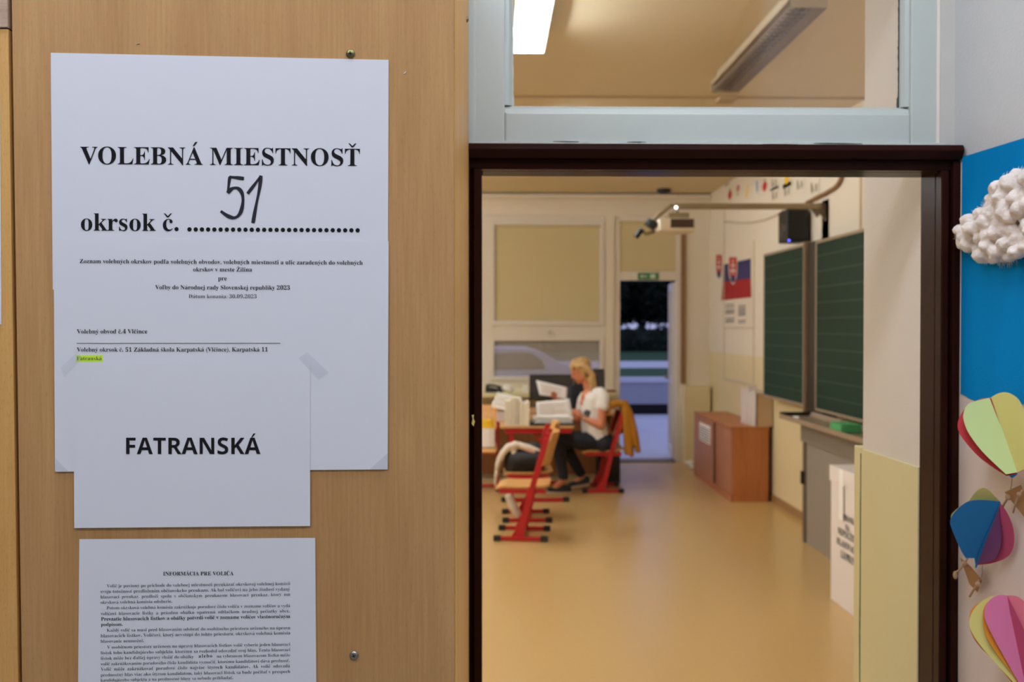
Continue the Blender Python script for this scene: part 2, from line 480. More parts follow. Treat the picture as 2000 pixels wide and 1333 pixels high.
# back wall: window hole, door hole
WX0, WX1, WZ0, WZ1 = onY(943, 700, YB).x - .05, onY(1182, 700, YB).x, onY(960, 746, YB).z, onY(960, 421, YB).z
DX0, DX1, DZ1 = onY(1199, 700, YB).x, onY(1330, 700, YB).x, onY(1260, 421, YB).z
mb = MB().box((XL - .15, YB, 0), (WX0, YB + .27, CEIL)).box((WX0, YB, WZ1), (XR, YB + .27, CEIL)).box((WX0, YB, 0), (WX1, YB + .27, WZ0))
mb.box((WX1, YB, 0), (DX0, YB + .27, WZ1)).box((DX1, YB, 0), (XR, YB + .27, WZ1))
struct(mb.build('wall_back', M['room_wall']))
struct(MB().box((XL, YB - .10, CEIL - .02), (XR, YB, CEIL - .07)).build('trim_3', M['room_wall'], bevel=.02))
mb = MB().box((XL, YB - .012, 0), (DX0 - .01, YB, .07)).box((DX1 + .01, YB - .012, 0), (XR, YB, .07)); struct(mb.build('baseboard_back', M['baseboard']))
c0, c1 = onY(1337, 755, 12.0), onY(1388, 755, 12.0)
struct(MB().box((c0.x, 12.0, 0), (c1.x, YB, c0.z)).build('trim_4', M['room_dado'], bevel=.008))
a = onY(1331, 430, YB - .03); b = onY(1339, 750, YB - .03)
struct(MB().box((a.x, YB - .03, b.z), (b.x, YB, a.z)).build('trim_5', M['brown_strip']))
# ceiling conduit with a junction box, seen through the transom
y = 7.05; mb = MB().box((-1.5, y, CEIL - .012), (XR, y + .03, CEIL)); j = onZ(1410, 205, CEIL - .03)
mb.box((j.x - .06, y - .05, CEIL - .035), (j.x + .06, y + .08, CEIL)); struct(mb.build('trim_6', M['conduit']))

# window_1: blinds down over the top sash, mesh screen over the low sash
def rect(px0, py0, px1, py1, y):
    a = onY(px0, py0, y); b = onY(px1, py1, y); return a.x, b.x, min(a.z, b.z), max(a.z, b.z)


def framed(mb, o, i, y0, y1):           # rectangular ring, o and i = (x0,x1,z0,z1)
    mb.box((o[0], y0, o[2]), (i[0], y1, o[3])).box((i[1], y0, o[2]), (o[1], y1, o[3]))
    mb.box((i[0], y0, o[2]), (i[1], y1, i[2])).box((i[0], y0, i[3]), (i[1], y1, o[3])); return mb


w1 = empty('window_1', (WX0, YB, WZ0), kind='structure')
yy = YB + .02
up = rect(965, 440, 1172, 628, yy); lo = rect(965, 666, 1172, 736, yy)
ww = (WX0, WX1, WZ0, WZ1)
mb = framed(MB(), ww, (up[0], up[1], lo[2], up[3]), yy, yy + .07); mb.box((up[0], yy, lo[3]), (up[1], yy + .07, up[2]))
mb.build('frame', M['white_pvc'], w1, bevel=.006)
framed(MB(), (lo[0] - .05, lo[1] + .05, lo[2] - .05, lo[3] + .05), lo, yy - .02, yy + .001).build('sash', M['white_pvc'], w1, bevel=.004)
s = framed(MB(), (up[0] - .05, up[1] + .05, up[2] - .05, up[3] + .05), up, yy - .02, yy + .001).build('sash', M['white_pvc'], w1, bevel=.004)
MB().box((up[0], yy + .05, up[2]), (up[1], yy + .055, up[3])).build('pane', M['glass'], w1)
MB().box((lo[0], yy + .05, lo[2]), (lo[1], yy + .055, lo[3])).build('pane', M['glass'], w1)
h = onY(1070, 652, yy); MB().box((h.x - .012, yy - .05, h.z), (h.x + .012, yy - .02, h.z + .05)).box((h.x - .05, yy - .06, h.z + .03), (h.x + .02, yy - .045, h.z + .05)).build('handle', M['white_pvc'], w1)
mb = MB().box((up[0] + .003, yy + .012, up[2] + .003), (up[1] - .003, yy + .016, up[3])).tube([(up[0], yy + .015, up[3] - .02), (up[1], yy + .015, up[3] - .02)], .018)
tag(mb.build('roller_blind', M['blind']), 'beige roller blind drawn down over the tall upper window pane', 'blind')
mb = MB().box((lo[0] + .003, yy + .012, lo[2] + .003), (lo[1] - .003, yy + .015, lo[3]))
tag(mb.build('mesh_blind', M['screen']), 'see-through grey mesh blind on the low window behind the monitors', 'blind')
s = onY(945, 766, 11.93)
struct(MB().box((-1.6, 11.72, s.z - .055), (DX0 - .03, YB, s.z)).build('window_sill', M['dado'], bevel=.008))

# door_2: the open back door to the yard, blind in its fanlight
d2 = empty('door_2', ((DX0 + DX1) / 2, YB, 0), kind='structure')
yd = YB + .02; op = rect(1211, 548, 1320, 905, yd); op = (op[0], op[1], 0.0, op[3]); fl = rect(1206, 432, 1324, 530, yd)
mb = MB().box((DX0, yd, 0), (op[0], yd + .08, DZ1)).box((op[1], yd, 0), (DX1, yd + .08, DZ1)).box((op[0], yd, fl[3]), (op[1], yd + .08, DZ1)).box((op[0], yd, op[3]), (op[1], yd + .08, fl[2]))
mb.build('frame', M['white_pvc'], d2, bevel=.006)
MB().box((fl[0], yd + .05, fl[2]), (fl[1], yd + .055, fl[3])).build('pane', M['glass'], d2)
MB().box((op[0], yd - .02, -.02), (op[1], yd + .25, .015)).build('threshold', M['metal_dark'], d2)
hx, hy = op[1] - .0, yd + .10
R = Matrix.Rotation(math.radians(5.5), 3, 'Z') ; P0 = (hx, hy, 0)
# leaf swung outwards, built along +X then turned
def leaf(a, b): return (a, b)
ang = math.radians(85); RL = Matrix.Rotation(ang, 3, 'Z')
def lb(mb, a, b): return mb.box((hx + a[0], hy + a[1], a[2]), (hx + b[0], hy + b[1], b[2]), RL, P0)
lf = MB(); W = .62
lb(lf, (0, -.025, .03), (.08, .025, op[3] - .02)); lb(lf, (W - .08, -.025, .03), (W, .025, op[3] - .02)); lb(lf, (.08, -.025, .03), (W - .08, .025, .15))
lb(lf, (.08, -.025, .95), (W - .08, .025, 1.03)); lb(lf, (.08, -.025, op[3] - .12), (W - .08, .025, op[3] - .02))
lfo = lf.build('leaf', M['white_pvc'], d2, bevel=.004)
g = MB(); lb(g, (.08, -.004, .15), (W - .08, .004, .95)); lb(g, (.08, -.004, 1.03), (W - .08, .004, op[3] - .12)); g.build('pane', M['glass'], lfo)
g = MB(); lb(g, (W - .05, .025, 1.0), (W - .02, .07, 1.03)); lb(g, (W - .14, .055, 1.0), (W - .02, .075, 1.03)); g.build('handle', M['alu'], lfo)
mb = MB().box((fl[0] + .003, yd + .012, fl[2] + .003), (fl[1] - .003, yd + .016, fl[3])).tube([(fl[0], yd + .014, fl[3] - .02), (fl[1], yd + .014, fl[3] - .02)], .016)
tag(mb.build('roller_blind', M['blind']), 'small beige roller blind above the open back door', 'blind')
ex = rect(1246, 533, 1286, 547, yd - .02)
eo = MB().box((ex[0], yd - .02, ex[2]), (ex[1], yd - .001, ex[3])).build('exit_sign', M['exit_green'])
tag(eo, 'small green exit sign above the open back door', 'sign')
w_ = ex[1] - ex[0]; h_ = ex[3] - ex[2]; mb = MB()
mb.prism([(ex[0] + w_ * .1, yd - .021, ex[2] + h_ * .5), (ex[0] + w_ * .22, yd - .021, ex[2] + h_ * .2), (ex[0] + w_ * .22, yd - .021, ex[2] + h_ * .8)], (0, .0008, 0)); mb.build('arrow_head', M['sign_white'], eo); mb = MB().box((ex[0] + w_ * .2, yd - .021, ex[2] + h_ * .42), (ex[0] + w_ * .45, yd - .0202, ex[2] + h_ * .58)); mb.build('arrow_shaft', M['sign_white'], eo); mb = MB()
mb.box((ex[0] + w_ * .6, yd - .021, ex[2] + h_ * .2), (ex[0] + w_ * .85, yd - .0202, ex[2] + h_ * .8)); mb.build('pictogram', M['sign_white'], eo)

# ------------------------------------------------------------------ setting: hall shell
HC = 3.2
struct(MB().box((-3.2, -2.7, -.12), (1.6, YF, 0)).build('floor_hall', M['hall_floor']))
struct(MB().box((-3.2, -2.7, HC), (1.6, 2.06, HC + .1)).build('ceiling_hall', M['hall_ceiling']))
struct(MB().box((-3.2, -2.7, 0), (-3.0, 2.06, HC)).build('wall_hall_left', M['plaster']))
struct(MB().box((-3.2, -2.7, 0), (1.6, -2.5, HC)).build('wall_hall_back', M['plaster']))
TH = math.radians(6); DW = V((math.sin(TH), -math.cos(TH), 0)); NW = V((-math.cos(TH), -math.sin(TH), 0)); W0 = V((.9655, 2.03, 0))
a = W0 - DW * .031; b = W0 + DW * 4.7
struct(MB().prism([a, b, b - NW * .15, a - NW * .15], (0, 0, HC)).build('wall_hall_right', M['plaster']))

# ------------------------------------------------------------------ door_1: dark frame, window_2: pale transom
FY = 2.03
d1 = empty('door_1', (.45, 2.06, 0), kind='structure')
ix0, ix1 = onY(941, 640, FY).x, onY(1838, 640, FY).x; iz = onY(1300, 331, FY).z
ox0, ox1 = -.060, W0.x - .004; oz = onY(1300, 284, FY).z
def casing(xin, xout, name):
    s = 1 if xout > xin else -1; w = abs(xout - xin); mb = MB()
    mb.box((xin, FY, 0), (xin + s * w * .42, 2.06, iz)).box((xin + s * w * .42, FY + .012, 0), (xin + s * w * .58, 2.06, iz + .01)).box((xin + s * w * .58, FY - .006, 0), (xout, 2.06, oz - .03))
    return mb.build(name, M['frame_dark'], d1, bevel=.003)
casing(ix0, ox0, 'casing'); casing(ix1, ox1, 'casing')
mb = MB().box((ox0, FY + .004, iz), (ox1, 2.06, iz + .022)).prism([(ox0, 2.06, iz + .02), (ox0, FY - .012, iz + .02), (ox0, FY - .024, oz - .012), (ox0, FY - .018, oz), (ox0, 2.06, oz + .002)], (ox1 - ox0 + .0, 0, 0))
mb.build('head_casing', M['frame_dark'], d1, bevel=.003)
mb = MB().box((ix0 - .03, 2.06, 0), (ix0, 2.131, iz + .02)).build('jamb', M['frame_dark'], d1, bevel=.002)
mb = MB().box((ix1, 2.06, 0), (ix1 + .03, 2.131, iz + .02)).build('jamb', M['frame_dark'], d1, bevel=.002)
mb = MB().box((ix0, 2.06, iz), (ix1, 2.131, iz + .045)).build('head_jamb', M['frame_dark'], d1, bevel=.002)
c = onY(922, 822, FY - .0075); mb = MB()
mb.prism([c + V(p) for p in ((-.001, 0, .011), (.004, 0, .012), (.003, 0, .004), (.006, 0, -.002), (.003, 0, -.012), (-.001, 0, -.006), (.001, 0, .003))], (0, .002, 0)); mb.build('paint_chip', M['p_yellow'], d1)

w2 = empty('window_2', (.45, 2.06, oz), kind='structure')
gy = 2.075; GL = onY(1001, 100, gy).x; GR = onY(1759, 100, gy).x; GB = onY(1400, 208, gy).z; TZ = 2.60
FX0, FX1 = -.058, onY(1835, 100, 2.062).x; FZ0 = oz + .004
b0 = .016
mb = framed(MB(), (FX0 + .02, FX1, FZ0, TZ), (GL - b0, GR + b0, GB - b0, TZ - .08), 2.062, 2.11)
mb.build('frame', M['frame_blue'], w2, bevel=.004)
mb = MB().box((FX0, 2.057, FZ0), (FX0 + .026, 2.11, TZ)); mb.build('stile_cover', M['frame_blue'], w2, bevel=.004)
def bead(p, q, nrm, mbx):            # quarter-round glazing bead
    p = V(p); q = V(q); n = V(nrm); d = (q - p); 
    o = [p, p + n * b0, p + n * b0 + V((0, -.012, 0)), p + n * (b0 * .45) + V((0, -.010, 0)), p + n * (b0 * .12) + V((0, -.004, 0))]
    mbx.prism(o, d)
m = MB(); bead((GL, gy + .006, GB), (GL, gy + .006, TZ - .08), (-1, 0, 0), m); m.build('bead', M['frame_blue'], w2)
m = MB(); bead((GR, gy + .006, GB), (GR, gy + .006, TZ - .08), (1, 0, 0), m); m.build('bead', M['frame_blue'], w2)
m = MB(); bead((GL - b0, gy + .006, GB), (GR + b0, gy + .006, GB), (0, 0, -1), m); m.build('bead', M['frame_blue'], w2)
MB().box((GL - .01, gy + .008, GB - .01), (GR + .01, gy + .011, TZ - .07)).build('pane', M['glass'], w2)
# ragged putty along the right and left of the glass
for (x, sg, wmax) in ((GR, -1, .005), (GL, 1, .004)):
    m = MB(); n = 60; pts = []
    for i in range(n + 1):
        z = GB + (TZ - .1 - GB) * i / n; pts.append((x + sg * wmax * (.35 + .65 * noise.noise(V((x, z * 90, 1))) ** 2 + .2 * random.random()) * (1.8 if i < 4 else 1), gy + .0065, z))
    m.prism([(x - sg * .001, gy + .0065, GB)] + pts + [(x - sg * .001, gy + .0065, TZ - .1)], (0, .002, 0)); m.build('putty_line', M['dark_line'] if sg < 0 else M['putty'], w2)
m = MB(); n = 90; pts = []
for i in range(n + 1):
    xx = FX0 + (FX1 + .01 - FX0) * i / n; pts.append((xx, 2.055, oz + .010 + .007 * noise.noise(V((xx * 14, 2, 3))) + .003 * random.random()))
m.prism([(FX0, 2.055, oz - .002)] + pts + [(FX1 + .01, 2.055, oz - .002)], (0, .012, 0)); m.build('caulking', M['putty'], w2)
# plaster strip between transom and side wall
struct(MB().box((FX1, 2.057, oz), (W0.x + .01, 2.061, HC)).build('trim_7', M['plaster_strip'], bevel=.001))
for (xa, ya, xb, yb2, h) in ((1488, 281.5, 1560, 282, 1.3), (1590, 279.5, 1684, 280.5, 1.6), (1225, 277, 1262, 277.5, 1.0), (1080, 276, 1130, 276.5, .9)):
    m = MB(); n = 14; A_ = []; B_ = []
    for i in range(n + 1):
        t = i / n; px, py = xa + (xb - xa) * t, ya + (yb2 - ya) * t; w = h * (.3 + .7 * abs(noise.noise(V((px * .09, h, 2))))) * math.sin(math.pi * (t * .96 + .02)); A_.append(onY(px, py - w, 2.0535)); B_.append(onY(px, py + w, 2.0535))
    m.prism(A_ + B_[::-1], (0, .004, 0)); m.build('paint_crack', M['dark_line'], w2)
# ------------------------------------------------------------------ wooden cupboard at the left
CY = 1.25
cb = empty('wooden_cupboard', (-.33, CY, 0), 'tall beech-laminate cupboard beside the doorway with paper notices on it', 'cupboard')
XS = -.0463; s0, s1 = onY(19, -60, CY).x, onY(41, 1400, CY).x; zt, zb = 2.37, .35
sl = (s1 - s0) / (onY(41, 1400, CY).z - onY(19, -60, CY).z)
def seam(z): return s0 + (z - onY(19, -60, CY).z) * sl
MB().prism([(seam(zt) + .002, CY, zt), (seam(zb) + .002, CY, zb), (XS - .0012, CY, zb), (XS - .0012, CY, zt)], (0, .018, 0)).build('front_panel', M['beech'], cb)
MB().box((XS - .018, CY + .0185, 0), (XS, 2.05, zt)).build('side_panel', M['beech_edge'], cb)
MB().box((-.70, CY + .02, 0), (XS - .019, 2.05, zt - .01)).build('carcass', M['gap'], cb)
def screw(px, py, rot, m):
    c = onY(px, py, CY); s = MB(); r = .0056
    ring = [(r, 0), (r * .96, -.0012), (r * .7, -.0024), (r * .3, -.003), (0.0001, -.0031)]
    vs = []; n = 20
    for (rr, yy_) in ring: vs += [c + V((rr * math.cos(2 * math.pi * i / n), yy_, rr * math.sin(2 * math.pi * i / n))) for i in range(n)]
    s.add(vs, [(k * n + i, k * n + (i + 1) % n, (k + 1) * n + (i + 1) % n, (k + 1) * n + i) for k in range(len(ring) - 1) for i in range(n)])
    so = s.build('screw', m, cb, smooth=True)
    q = MB()
    for a in (rot, rot + math.pi / 2):
        u = V((math.cos(a), 0, math.sin(a))); w = V((-math.sin(a), 0, math.cos(a)))
        q.prism([c + u * .0034 + V((0, -.0033, 0)), c + w * .0008 + V((0, -.0033, 0)), c - u * .0034 + V((0, -.0033, 0)), c - w * .0008 + V((0, -.0033, 0))], (0, .0012, 0))
    q.build('cross_slot', M['gap'], so)
screw(684.5, 105.5, .05, M['brass']); screw(691.5, 1281, .3, M['steel'])
c = onX(911, 38, XS); MB().ball(c, (.004, .004, .0055)).build('side_bolt', M['brass'], cb, smooth=True)
# specks and scratches of the front
def dash(px0, py0, px1, py1, w, m, name):
    a = onY(px0, py0, CY - .0004); b = onY(px1, py1, CY - .0004); q = MB().bar(a, b, w, .0006, up=(0, 1, 0)); q.build(name, m, cb)
dash(789, 144, 793, 140, .0011, M['paper'], 'paint_fleck'); dash(266, 86, 273, 84, .0010, M['beech_pale'], 'paint_fleck')
# neighbour unit at the far left edge
nb = empty('wooden_locker', (-.72, CY, 0), 'narrow strip of neighbouring beech locker at the left picture edge', 'cupboard')
z57 = onY(10, 57, CY).z
MB().prism([(seam(z57) - .003, CY, z57), (seam(zb) - .003, CY, zb), (-.9, CY, zb), (-.9, CY, z57)], (0, .018, 0)).build('door', M['beech_edge'], nb)
MB().prism([(seam(zt) - .003, CY - .002, zt), (seam(z57 + .002) - .003, CY - .002, z57 + .002), (-.9, CY - .002, z57 + .002), (-.9, CY - .002, zt)], (0, .018, 0)).build('top_panel', M['beech_pale'], nb)
MB().box((-.9, CY + .019, 0), (-.702, 2.05, zt)).build('carcass', M['gap'], nb)
a, b = onY(0, 400, CY - .001), onY(2.6, 634, CY - .001)
tag(MB().box((-.74, CY - .001, b.z), (b.x, CY - .0005, 2.03)).build('paper_sheet', M['paper']), 'white paper sheet just showing at the left picture edge', 'notice')

# ------------------------------------------------------------------ notices
def sheet(name, q, y, label, thick=.0004):
    pts = [onY(px, py, y) for px, py in q]; c = sum(pts, V((0, 0, 0))) / 4
    e = empty(name, c, label, 'notice')
    MB().prism(pts, (0, thick, 0)).build('paper_sheet', M['paper'], e); return e
def put(e, name, m, y, rows):
    for r in rows:                       # every printed line is a part
        (s, x0, y0, x1, y1) = r[:5]; kw = r[5] if len(r) > 5 else {}; mb = MB()
        line(mb, s, onY(x0, y0, y), onY(x1, y1, y), **kw); mb.build(name, m, e, recalc=False)
y1_, y2_, y3_, y4_ = 1.2488, 1.2481, 1.2473, 1.2488
big = dict(res=6)
n1 = sheet('notice', [(99, 103), (759, 117), (757.5, 566), (103, 566)], y1_, 'large top sheet reading VOLEBNÁ MIESTNOSŤ okrsok č. with handwritten 51')
put(n1, 'text_line', M['ink'], y1_ - .0003, [('VOLEBNÁ MIESTNOSŤ', 156.5, 320.5, 703, 324.5, big), ('okrsok č.', 158, 450.5, 349, 451.5, big)])
mb = MB()
for i in range(28):
    c = onY(370 + i * (698.5 - 370) / 27, 448.3 + i * .07, y1_ - .0003); mb.flat([c + V((.00275 * math.cos(t), 0, .00275 * math.sin(t))) for t in [2 * math.pi * j / 14 for j in range(14)]])
mb.build('dotted_line', M['ink'], n1, recalc=False)
def stroke(mb, pts, y, w):
    P = [onY(px * .46, py * .46, y) for px, py in pts]
    # smooth path
    Q = []
    for i in range(len(P) - 1):
        p0 = P[max(i - 1, 0)]; p1 = P[i]; p2 = P[i + 1]; p3 = P[min(i + 2, len(P) - 1)]
        for k in range(6):
            t = k / 6; Q.append(.5 * ((2 * p1) + (p2 - p0) * t + (2 * p0 - 5 * p1 + 4 * p2 - p3) * t * t + (3 * p1 - p0 - 3 * p2 + p3) * t ** 3))
    Q.append(P[-1]); vs = []
    for i, p in enumerate(Q):
        d = (Q[min(i + 1, len(Q) - 1)] - Q[max(i - 1, 0)]).normalized(); n = V((-d.z, 0, d.x)); ww = w * (1 + .18 * math.sin(i * .5))
        vs += [p + n * ww / 2, p - n * ww / 2]
    mb.add(vs, [(2 * i, 2 * i + 1, 2 * i + 3, 2 * i + 2) for i in range(len(Q) - 1)])
mb = MB(); yk = y1_ - .0004
stroke(mb, [(1036, 759), (1005, 755), (974, 752)], yk, .0040); stroke(mb, [(976, 750), (972, 780), (967, 820)], yk, .0034)
stroke(mb, [(966, 820), (985, 802), (1010, 800), (1028, 822), (1031, 862), (1020, 905), (997, 925), (968, 918), (937, 897)], yk, .0042)
stroke(mb, [(1051, 823), (1080, 785), (1108, 747)], yk, .0036); stroke(mb, [(1108, 746), (1102, 800), (1086, 880), (1074, 948)], yk, .0040)
mb.build('handwritten_number', M['marker'], n1, recalc=False)
n2 = sheet('notice', [(104.5, 466), (759, 471.5), (757, 917.5), (107.5, 922)], y2_, 'lower large sheet listing Volebný obvod č.4 Vlčince with a highlighted street name')
yk = y2_ - .0003
put(n2, 'text_line', M['ink'], yk, [('Zoznam volebných okrskov podľa volebných obvodov, volebných miestností a ulíc zaradených do volebných', 155.5, 514.3, 708.4, 517.5),
    ('okrskov v meste Žilina', 377.2, 530.4, 492.2, 530.8), ('pre', 426, 548, 443, 548), ('Voľby do Národnej rady Slovenskej republiky 2023', 303, 565.3, 566.3, 566.2),
    ('Volebný obvod č.4 Vlčince', 150, 652, 287.7, 651.6), ('Volebný okrsok č. 51 Základná škola Karpatská (Vlčince), Karpatská 11', 150, 687.3, 523, 686.9)])
thin = dict(off=-.009)
put(n2, 'text_line', M['ink_grey'], yk, [('Dátum konania: 30.09.2023', 368.5, 582.6, 501.2, 582.9, thin), ('Fatranská', 150, 704.2, 198.6, 704, thin)])
a, b = onY(149.5, 671, yk), onY(547.5, 671.6, yk); MB().box((a.x, yk, a.z - .0003), (b.x, yk + .0002, a.z + .0003)).build('ruled_line', M['ink_grey'], n2)
a, b = onY(148.5, 694.4, y2_), onY(201, 707.2, y2_); MB().box((a.x, yk + .0001, b.z), (b.x, y2_, a.z)).build('highlighter_mark', M['highlight'], n2)
n3 = sheet('notice', [(143, 709), (605.5, 712.5), (605.5, 1028), (145, 1032)], y3_, 'landscape sheet reading FATRANSKÁ in bold capitals')
put(n3, 'text_line', M['ink'], y3_ - .0003, [('FATRANSKÁ', 246.3, 887.6, 508.8, 887.6, dict(style='sans', res=6))])
for q in ([(118, 718), (150, 689), (161, 699), (125, 736)], [(583, 700), (600, 688), (642, 728), (622, 742)]):
    MB().prism([onY(px, py, y3_ - .0005) for px, py in q], (0, .0001, 0)).build('tape_strip', M['tape'], n3)
for (nn, q, yv) in ((n2, [(722, 917), (757, 886), (757, 917)], y2_), (n2, [(108, 895), (133, 921), (108, 921)], y2_)):
    MB().prism([onY(px, py, yv - .0005) for px, py in q], (0, .0001, 0)).build('tape_strip', M['tape'], nn)
n4 = sheet('notice', [(155, 1054), (615.5, 1051.5), (619, 1500), (151, 1500)], y4_, 'sheet of dense print headed INFORMÁCIA PRE VOLIČA below the others')
yk = y4_ - .0003; k = .235
def rw(s, xl, xr, yl, yr, kw=thin): return (s, 150 + xl * k, 1040 + yl * k, 150 + xr * k, 1040 + yr * k, kw)
put(n4, 'text_line', M['ink'], yk, [rw('INFORMÁCIA PRE VOLIČA', 717, 1303, 361, 359, {}), rw('Prevzatie hlasovacích lístkov a obálky potvrdí volič v zozname voličov vlastnoručným', 201, 1773, 737, 714, {}),
    rw('podpisom.', 201, 382, 782, 780, {}), rw('alebo', 1013, 1125, 1044, 1042, dict(track=.1))])
put(n4, 'text_line', M['ink_grey'], yk, [
    rw('Volič je povinný po príchode do volebnej miestnosti preukázať okrskovej volebnej komisii', 248, 1773, 461, 440),
    rw('svoju totožnosť predložením občianskeho preukazu. Ak bol voličovi na jeho žiadosť vydaný', 197, 1773, 507, 486),
    rw('hlasovací preukaz, predloží spolu s občianskym preukazom hlasovací preukaz, ktorý mu', 197, 1773, 552, 530, dict(off=-.009, space=.5)),
    rw('okrsková volebná komisia odoberie.', 197, 793, 597, 587),
    rw('Potom okrsková volebná komisia zakrúžkuje poradové číslo voliča v zozname voličov a vydá', 248, 1773, 643, 624),
    rw('voličovi hlasovacie lístky a prázdnu obálku opatrenú odtlačkom úradnej pečiatky obce.', 198, 1771, 691, 668, dict(off=-.009, space=.5)),
    rw('Každý volič sa musí pred hlasovaním odobrať do osobitného priestoru určeného na úpravu', 249, 1774, 829, 808),
    rw('hlasovacích lístkov. Voličovi, ktorý nevstúpi do tohto priestoru, okrsková volebná komisia', 199, 1774, 876, 851),
    rw('hlasovanie neumožní.', 199, 558, 921, 915),
    rw('V osobitnom priestore určenom na úpravu hlasovacích lístkov volič vyberie jeden hlasovací', 252, 1773, 970, 945),
    rw('lístok toho kandidujúceho subjektu, ktorému sa rozhodol odovzdať svoj hlas. Tento hlasovací', 199, 1773, 1017, 990),
    rw('lístok môže bez ďalšej úpravy vložiť do obálky', 199, 972, 1063, 1048), rw('na vybranom hlasovacom lístku môže', 1163, 1773, 1044, 1034),
    rw('volič zakrúžkovaním poradového čísla kandidáta vyznačiť, ktorému kandidátovi dáva prednosť.', 199, 1771, 1109, 1080),
    rw('Volič môže zakrúžkovať poradové číslo najviac štyroch kandidátov. Ak volič odovzdá', 199, 1771, 1154, 1125, dict(off=-.009, space=.5)),
    rw('prednostný hlas viac ako štyrom kandidátom, taký hlasovací lístok sa bude počítať v prospech', 199, 1773, 1201, 1171),
    rw('kandidujúceho subjektu a na prednostné hlasy sa nebude prihliadať.', 199, 1300, 1244, 1222)])

# ------------------------------------------------------------------ lamps
def lamp(x, y0, y1, lit, label, z=CEIL, w=.175, tube='lamp_tube', flip=False):
    e = empty('ceiling_lamp', (x, (y0 + y1) / 2, z), label, 'lamp', 'ceiling lamps in long louvred housings')
    if not lit: MB().box((x + w * .12, y0 + .01, z - .125), (x + w * .5, y1 - .01, z - .055)).build('reflector', M['lamp_off_dark'], e)
    t = MB().box((x - w * .30, y0 + .02, z - .05), (x + w * .30, y1 - .02, z)).build('housing', M['lamp_body'] if lit else M['lamp_off'], e)
    d = .032
    m = MB().prism([(x - w / 2, y0, z - .05 - d), (x - w / 2, y0, z - .06), (x - w * .35, y0, z - .05), (x + w * .35, y0, z - .05), (x + w / 2, y0, z - .06), (x + w / 2, y0, z - .05 - d), (x + w / 2 - .012, y0, z - .05 - d), (x + w / 2 - .012, y0, z - .07), (x - w / 2 + .012, y0, z - .07), (x - w / 2 + .012, y0, z - .05 - d)], (0, y1 - y0, 0))
    m.build('tray', M['lamp_off'] if not lit else M['lamp_louvre'], e)
    for ye in (y0 - .004, y1): MB().box((x - w / 2, ye, z - .128), (x + w / 2, ye + .004, z - .05)).build('end_cap', M['lamp_off'] if not lit else M['lamp_louvre'], e)
    for sx in (-1, 1):
        MB().tube([(x + sx * w * .24, y0 + .03, z - .098), (x + sx * w * .24, y1 - .03, z - .098)], .015, 10).build('tube', M[tube] if lit else M['lamp_off_dark'], e, smooth=True)
    m = MB(); n = int((y1 - y0) / .06)
    for i in range(1, n): yy_ = y0 + (y1 - y0) * i / n; m.box((x - w / 2, yy_ - .003, z - .126), (x + w / 2, yy_ + .003, z - .118))
    [m.box((x + q_ * w - .003, y0, z - .128), (x + q_ * w + .003, y1, z - .120)) for q_ in (-.485, 0, .485)]
    m.build('louvre', M['lamp_louvre'] if lit else M['lamp_off_dark'], e)
    return e
lamp(.205, 3.95, 5.50, True, 'lit white ceiling lamp behind the transom glass, left side')
q = onZ(1470, 180, CEIL - .125); q2 = onZ(1640, 14, CEIL - .125)
lamp(1.50, q2.y, q.y, False, 'unlit ceiling lamp on the right behind the transom glass')
for (x, y0) in ((.205, 7.5), (-1.6, 3.95), (-1.6, 6.8), (-1.6, 9.6), (-3.3, 3.95), (-3.3, 6.8), (-3.3, 9.6)):
    lamp(x, y0, y0 + 1.55, True, 'lit classroom ceiling lamp of the rows out of sight')
for (x, y0, hl) in ((.42, .05, .62), (-1.3, .05, .62), (-.62, .95, .5), (.47, 1.15, .45)):  # unseen fill lamps added to brighten the notices, door frame and mural
    e = empty('hall_fill_lamp', (x, y0, HC), 'unseen fill lamp added on the hall ceiling above the notices', 'lamp', 'added hall fill lamps')
    MB().box((x - hl, y0 - .1, HC - .06), (x + hl, y0 + .1, HC)).build('housing', M['lamp_body'], e)
    MB().box((x - hl + .02, y0 - .09, HC - .075), (x + hl - .02, y0 + .09, HC - .06)).build('diffuser', M['hall_fill'], e)
d = onZ(1297, 373, CEIL - .02)
tag(MB().tube([(d.x, d.y, CEIL), (d.x, d.y, CEIL - .035), (d.x, d.y, CEIL - .05)], [.085, .08, .05], 20).build('smoke_detector', M['black_plastic'], smooth=False), 'round dark detector on the classroom ceiling', 'detector')
# ------------------------------------------------------------------ chalkboard on the right wall
BX = 2.52
def wallrect(px0, py_t, py_b, px1, X):   # y far, y near, z bottom, z top taken at the far edge
    a = onX(px0, py_t, X); b = onX(px0, py_b, X); c = onX(px1, py_t, X); return c.y, a.y, b.z, a.z
bb = empty('chalkboard', (2.6, 7.9, 1.0), 'green chalkboard of two panels with aluminium edges on the right wall', 'chalkboard')
def panel(px0, t, b, px1, X, far=None):
    y0, y1, z0, z1 = wallrect(px0, t, b, px1, X)
    f = .022
    p = MB().box((X, y0 + f, z0 + f), (X + .02, y1 - f, z1 - f)).build('panel', M['board'], bb)
    m = MB(); m.box((X - .004, y0, z0), (X + .025, y0 + f, z1)).box((X - .004, y1 - f, z0), (X + .025, y1, z1)).box((X - .004, y0, z0), (X + .025, y1, z0 + f)).box((X - .004, y0, z1 - f), (X + .025, y1, z1))
    m.build('edge_trim', M['alu'], p, bevel=.003)
    m = MB(); n = 11
    for i in range(1, n):
        z = z0 + (z1 - z0) * i / n
        m.box((X - .0006, y0 + f, z - .0035), (X, y1 - f, z + .0035))
    m.build('ruling', M['board_line'], p)
    return y0, y1, z0, z1
pa = panel(1492, 497, 775, 1571, 2.545); y_l = onX(1593, 600, 2.50).y
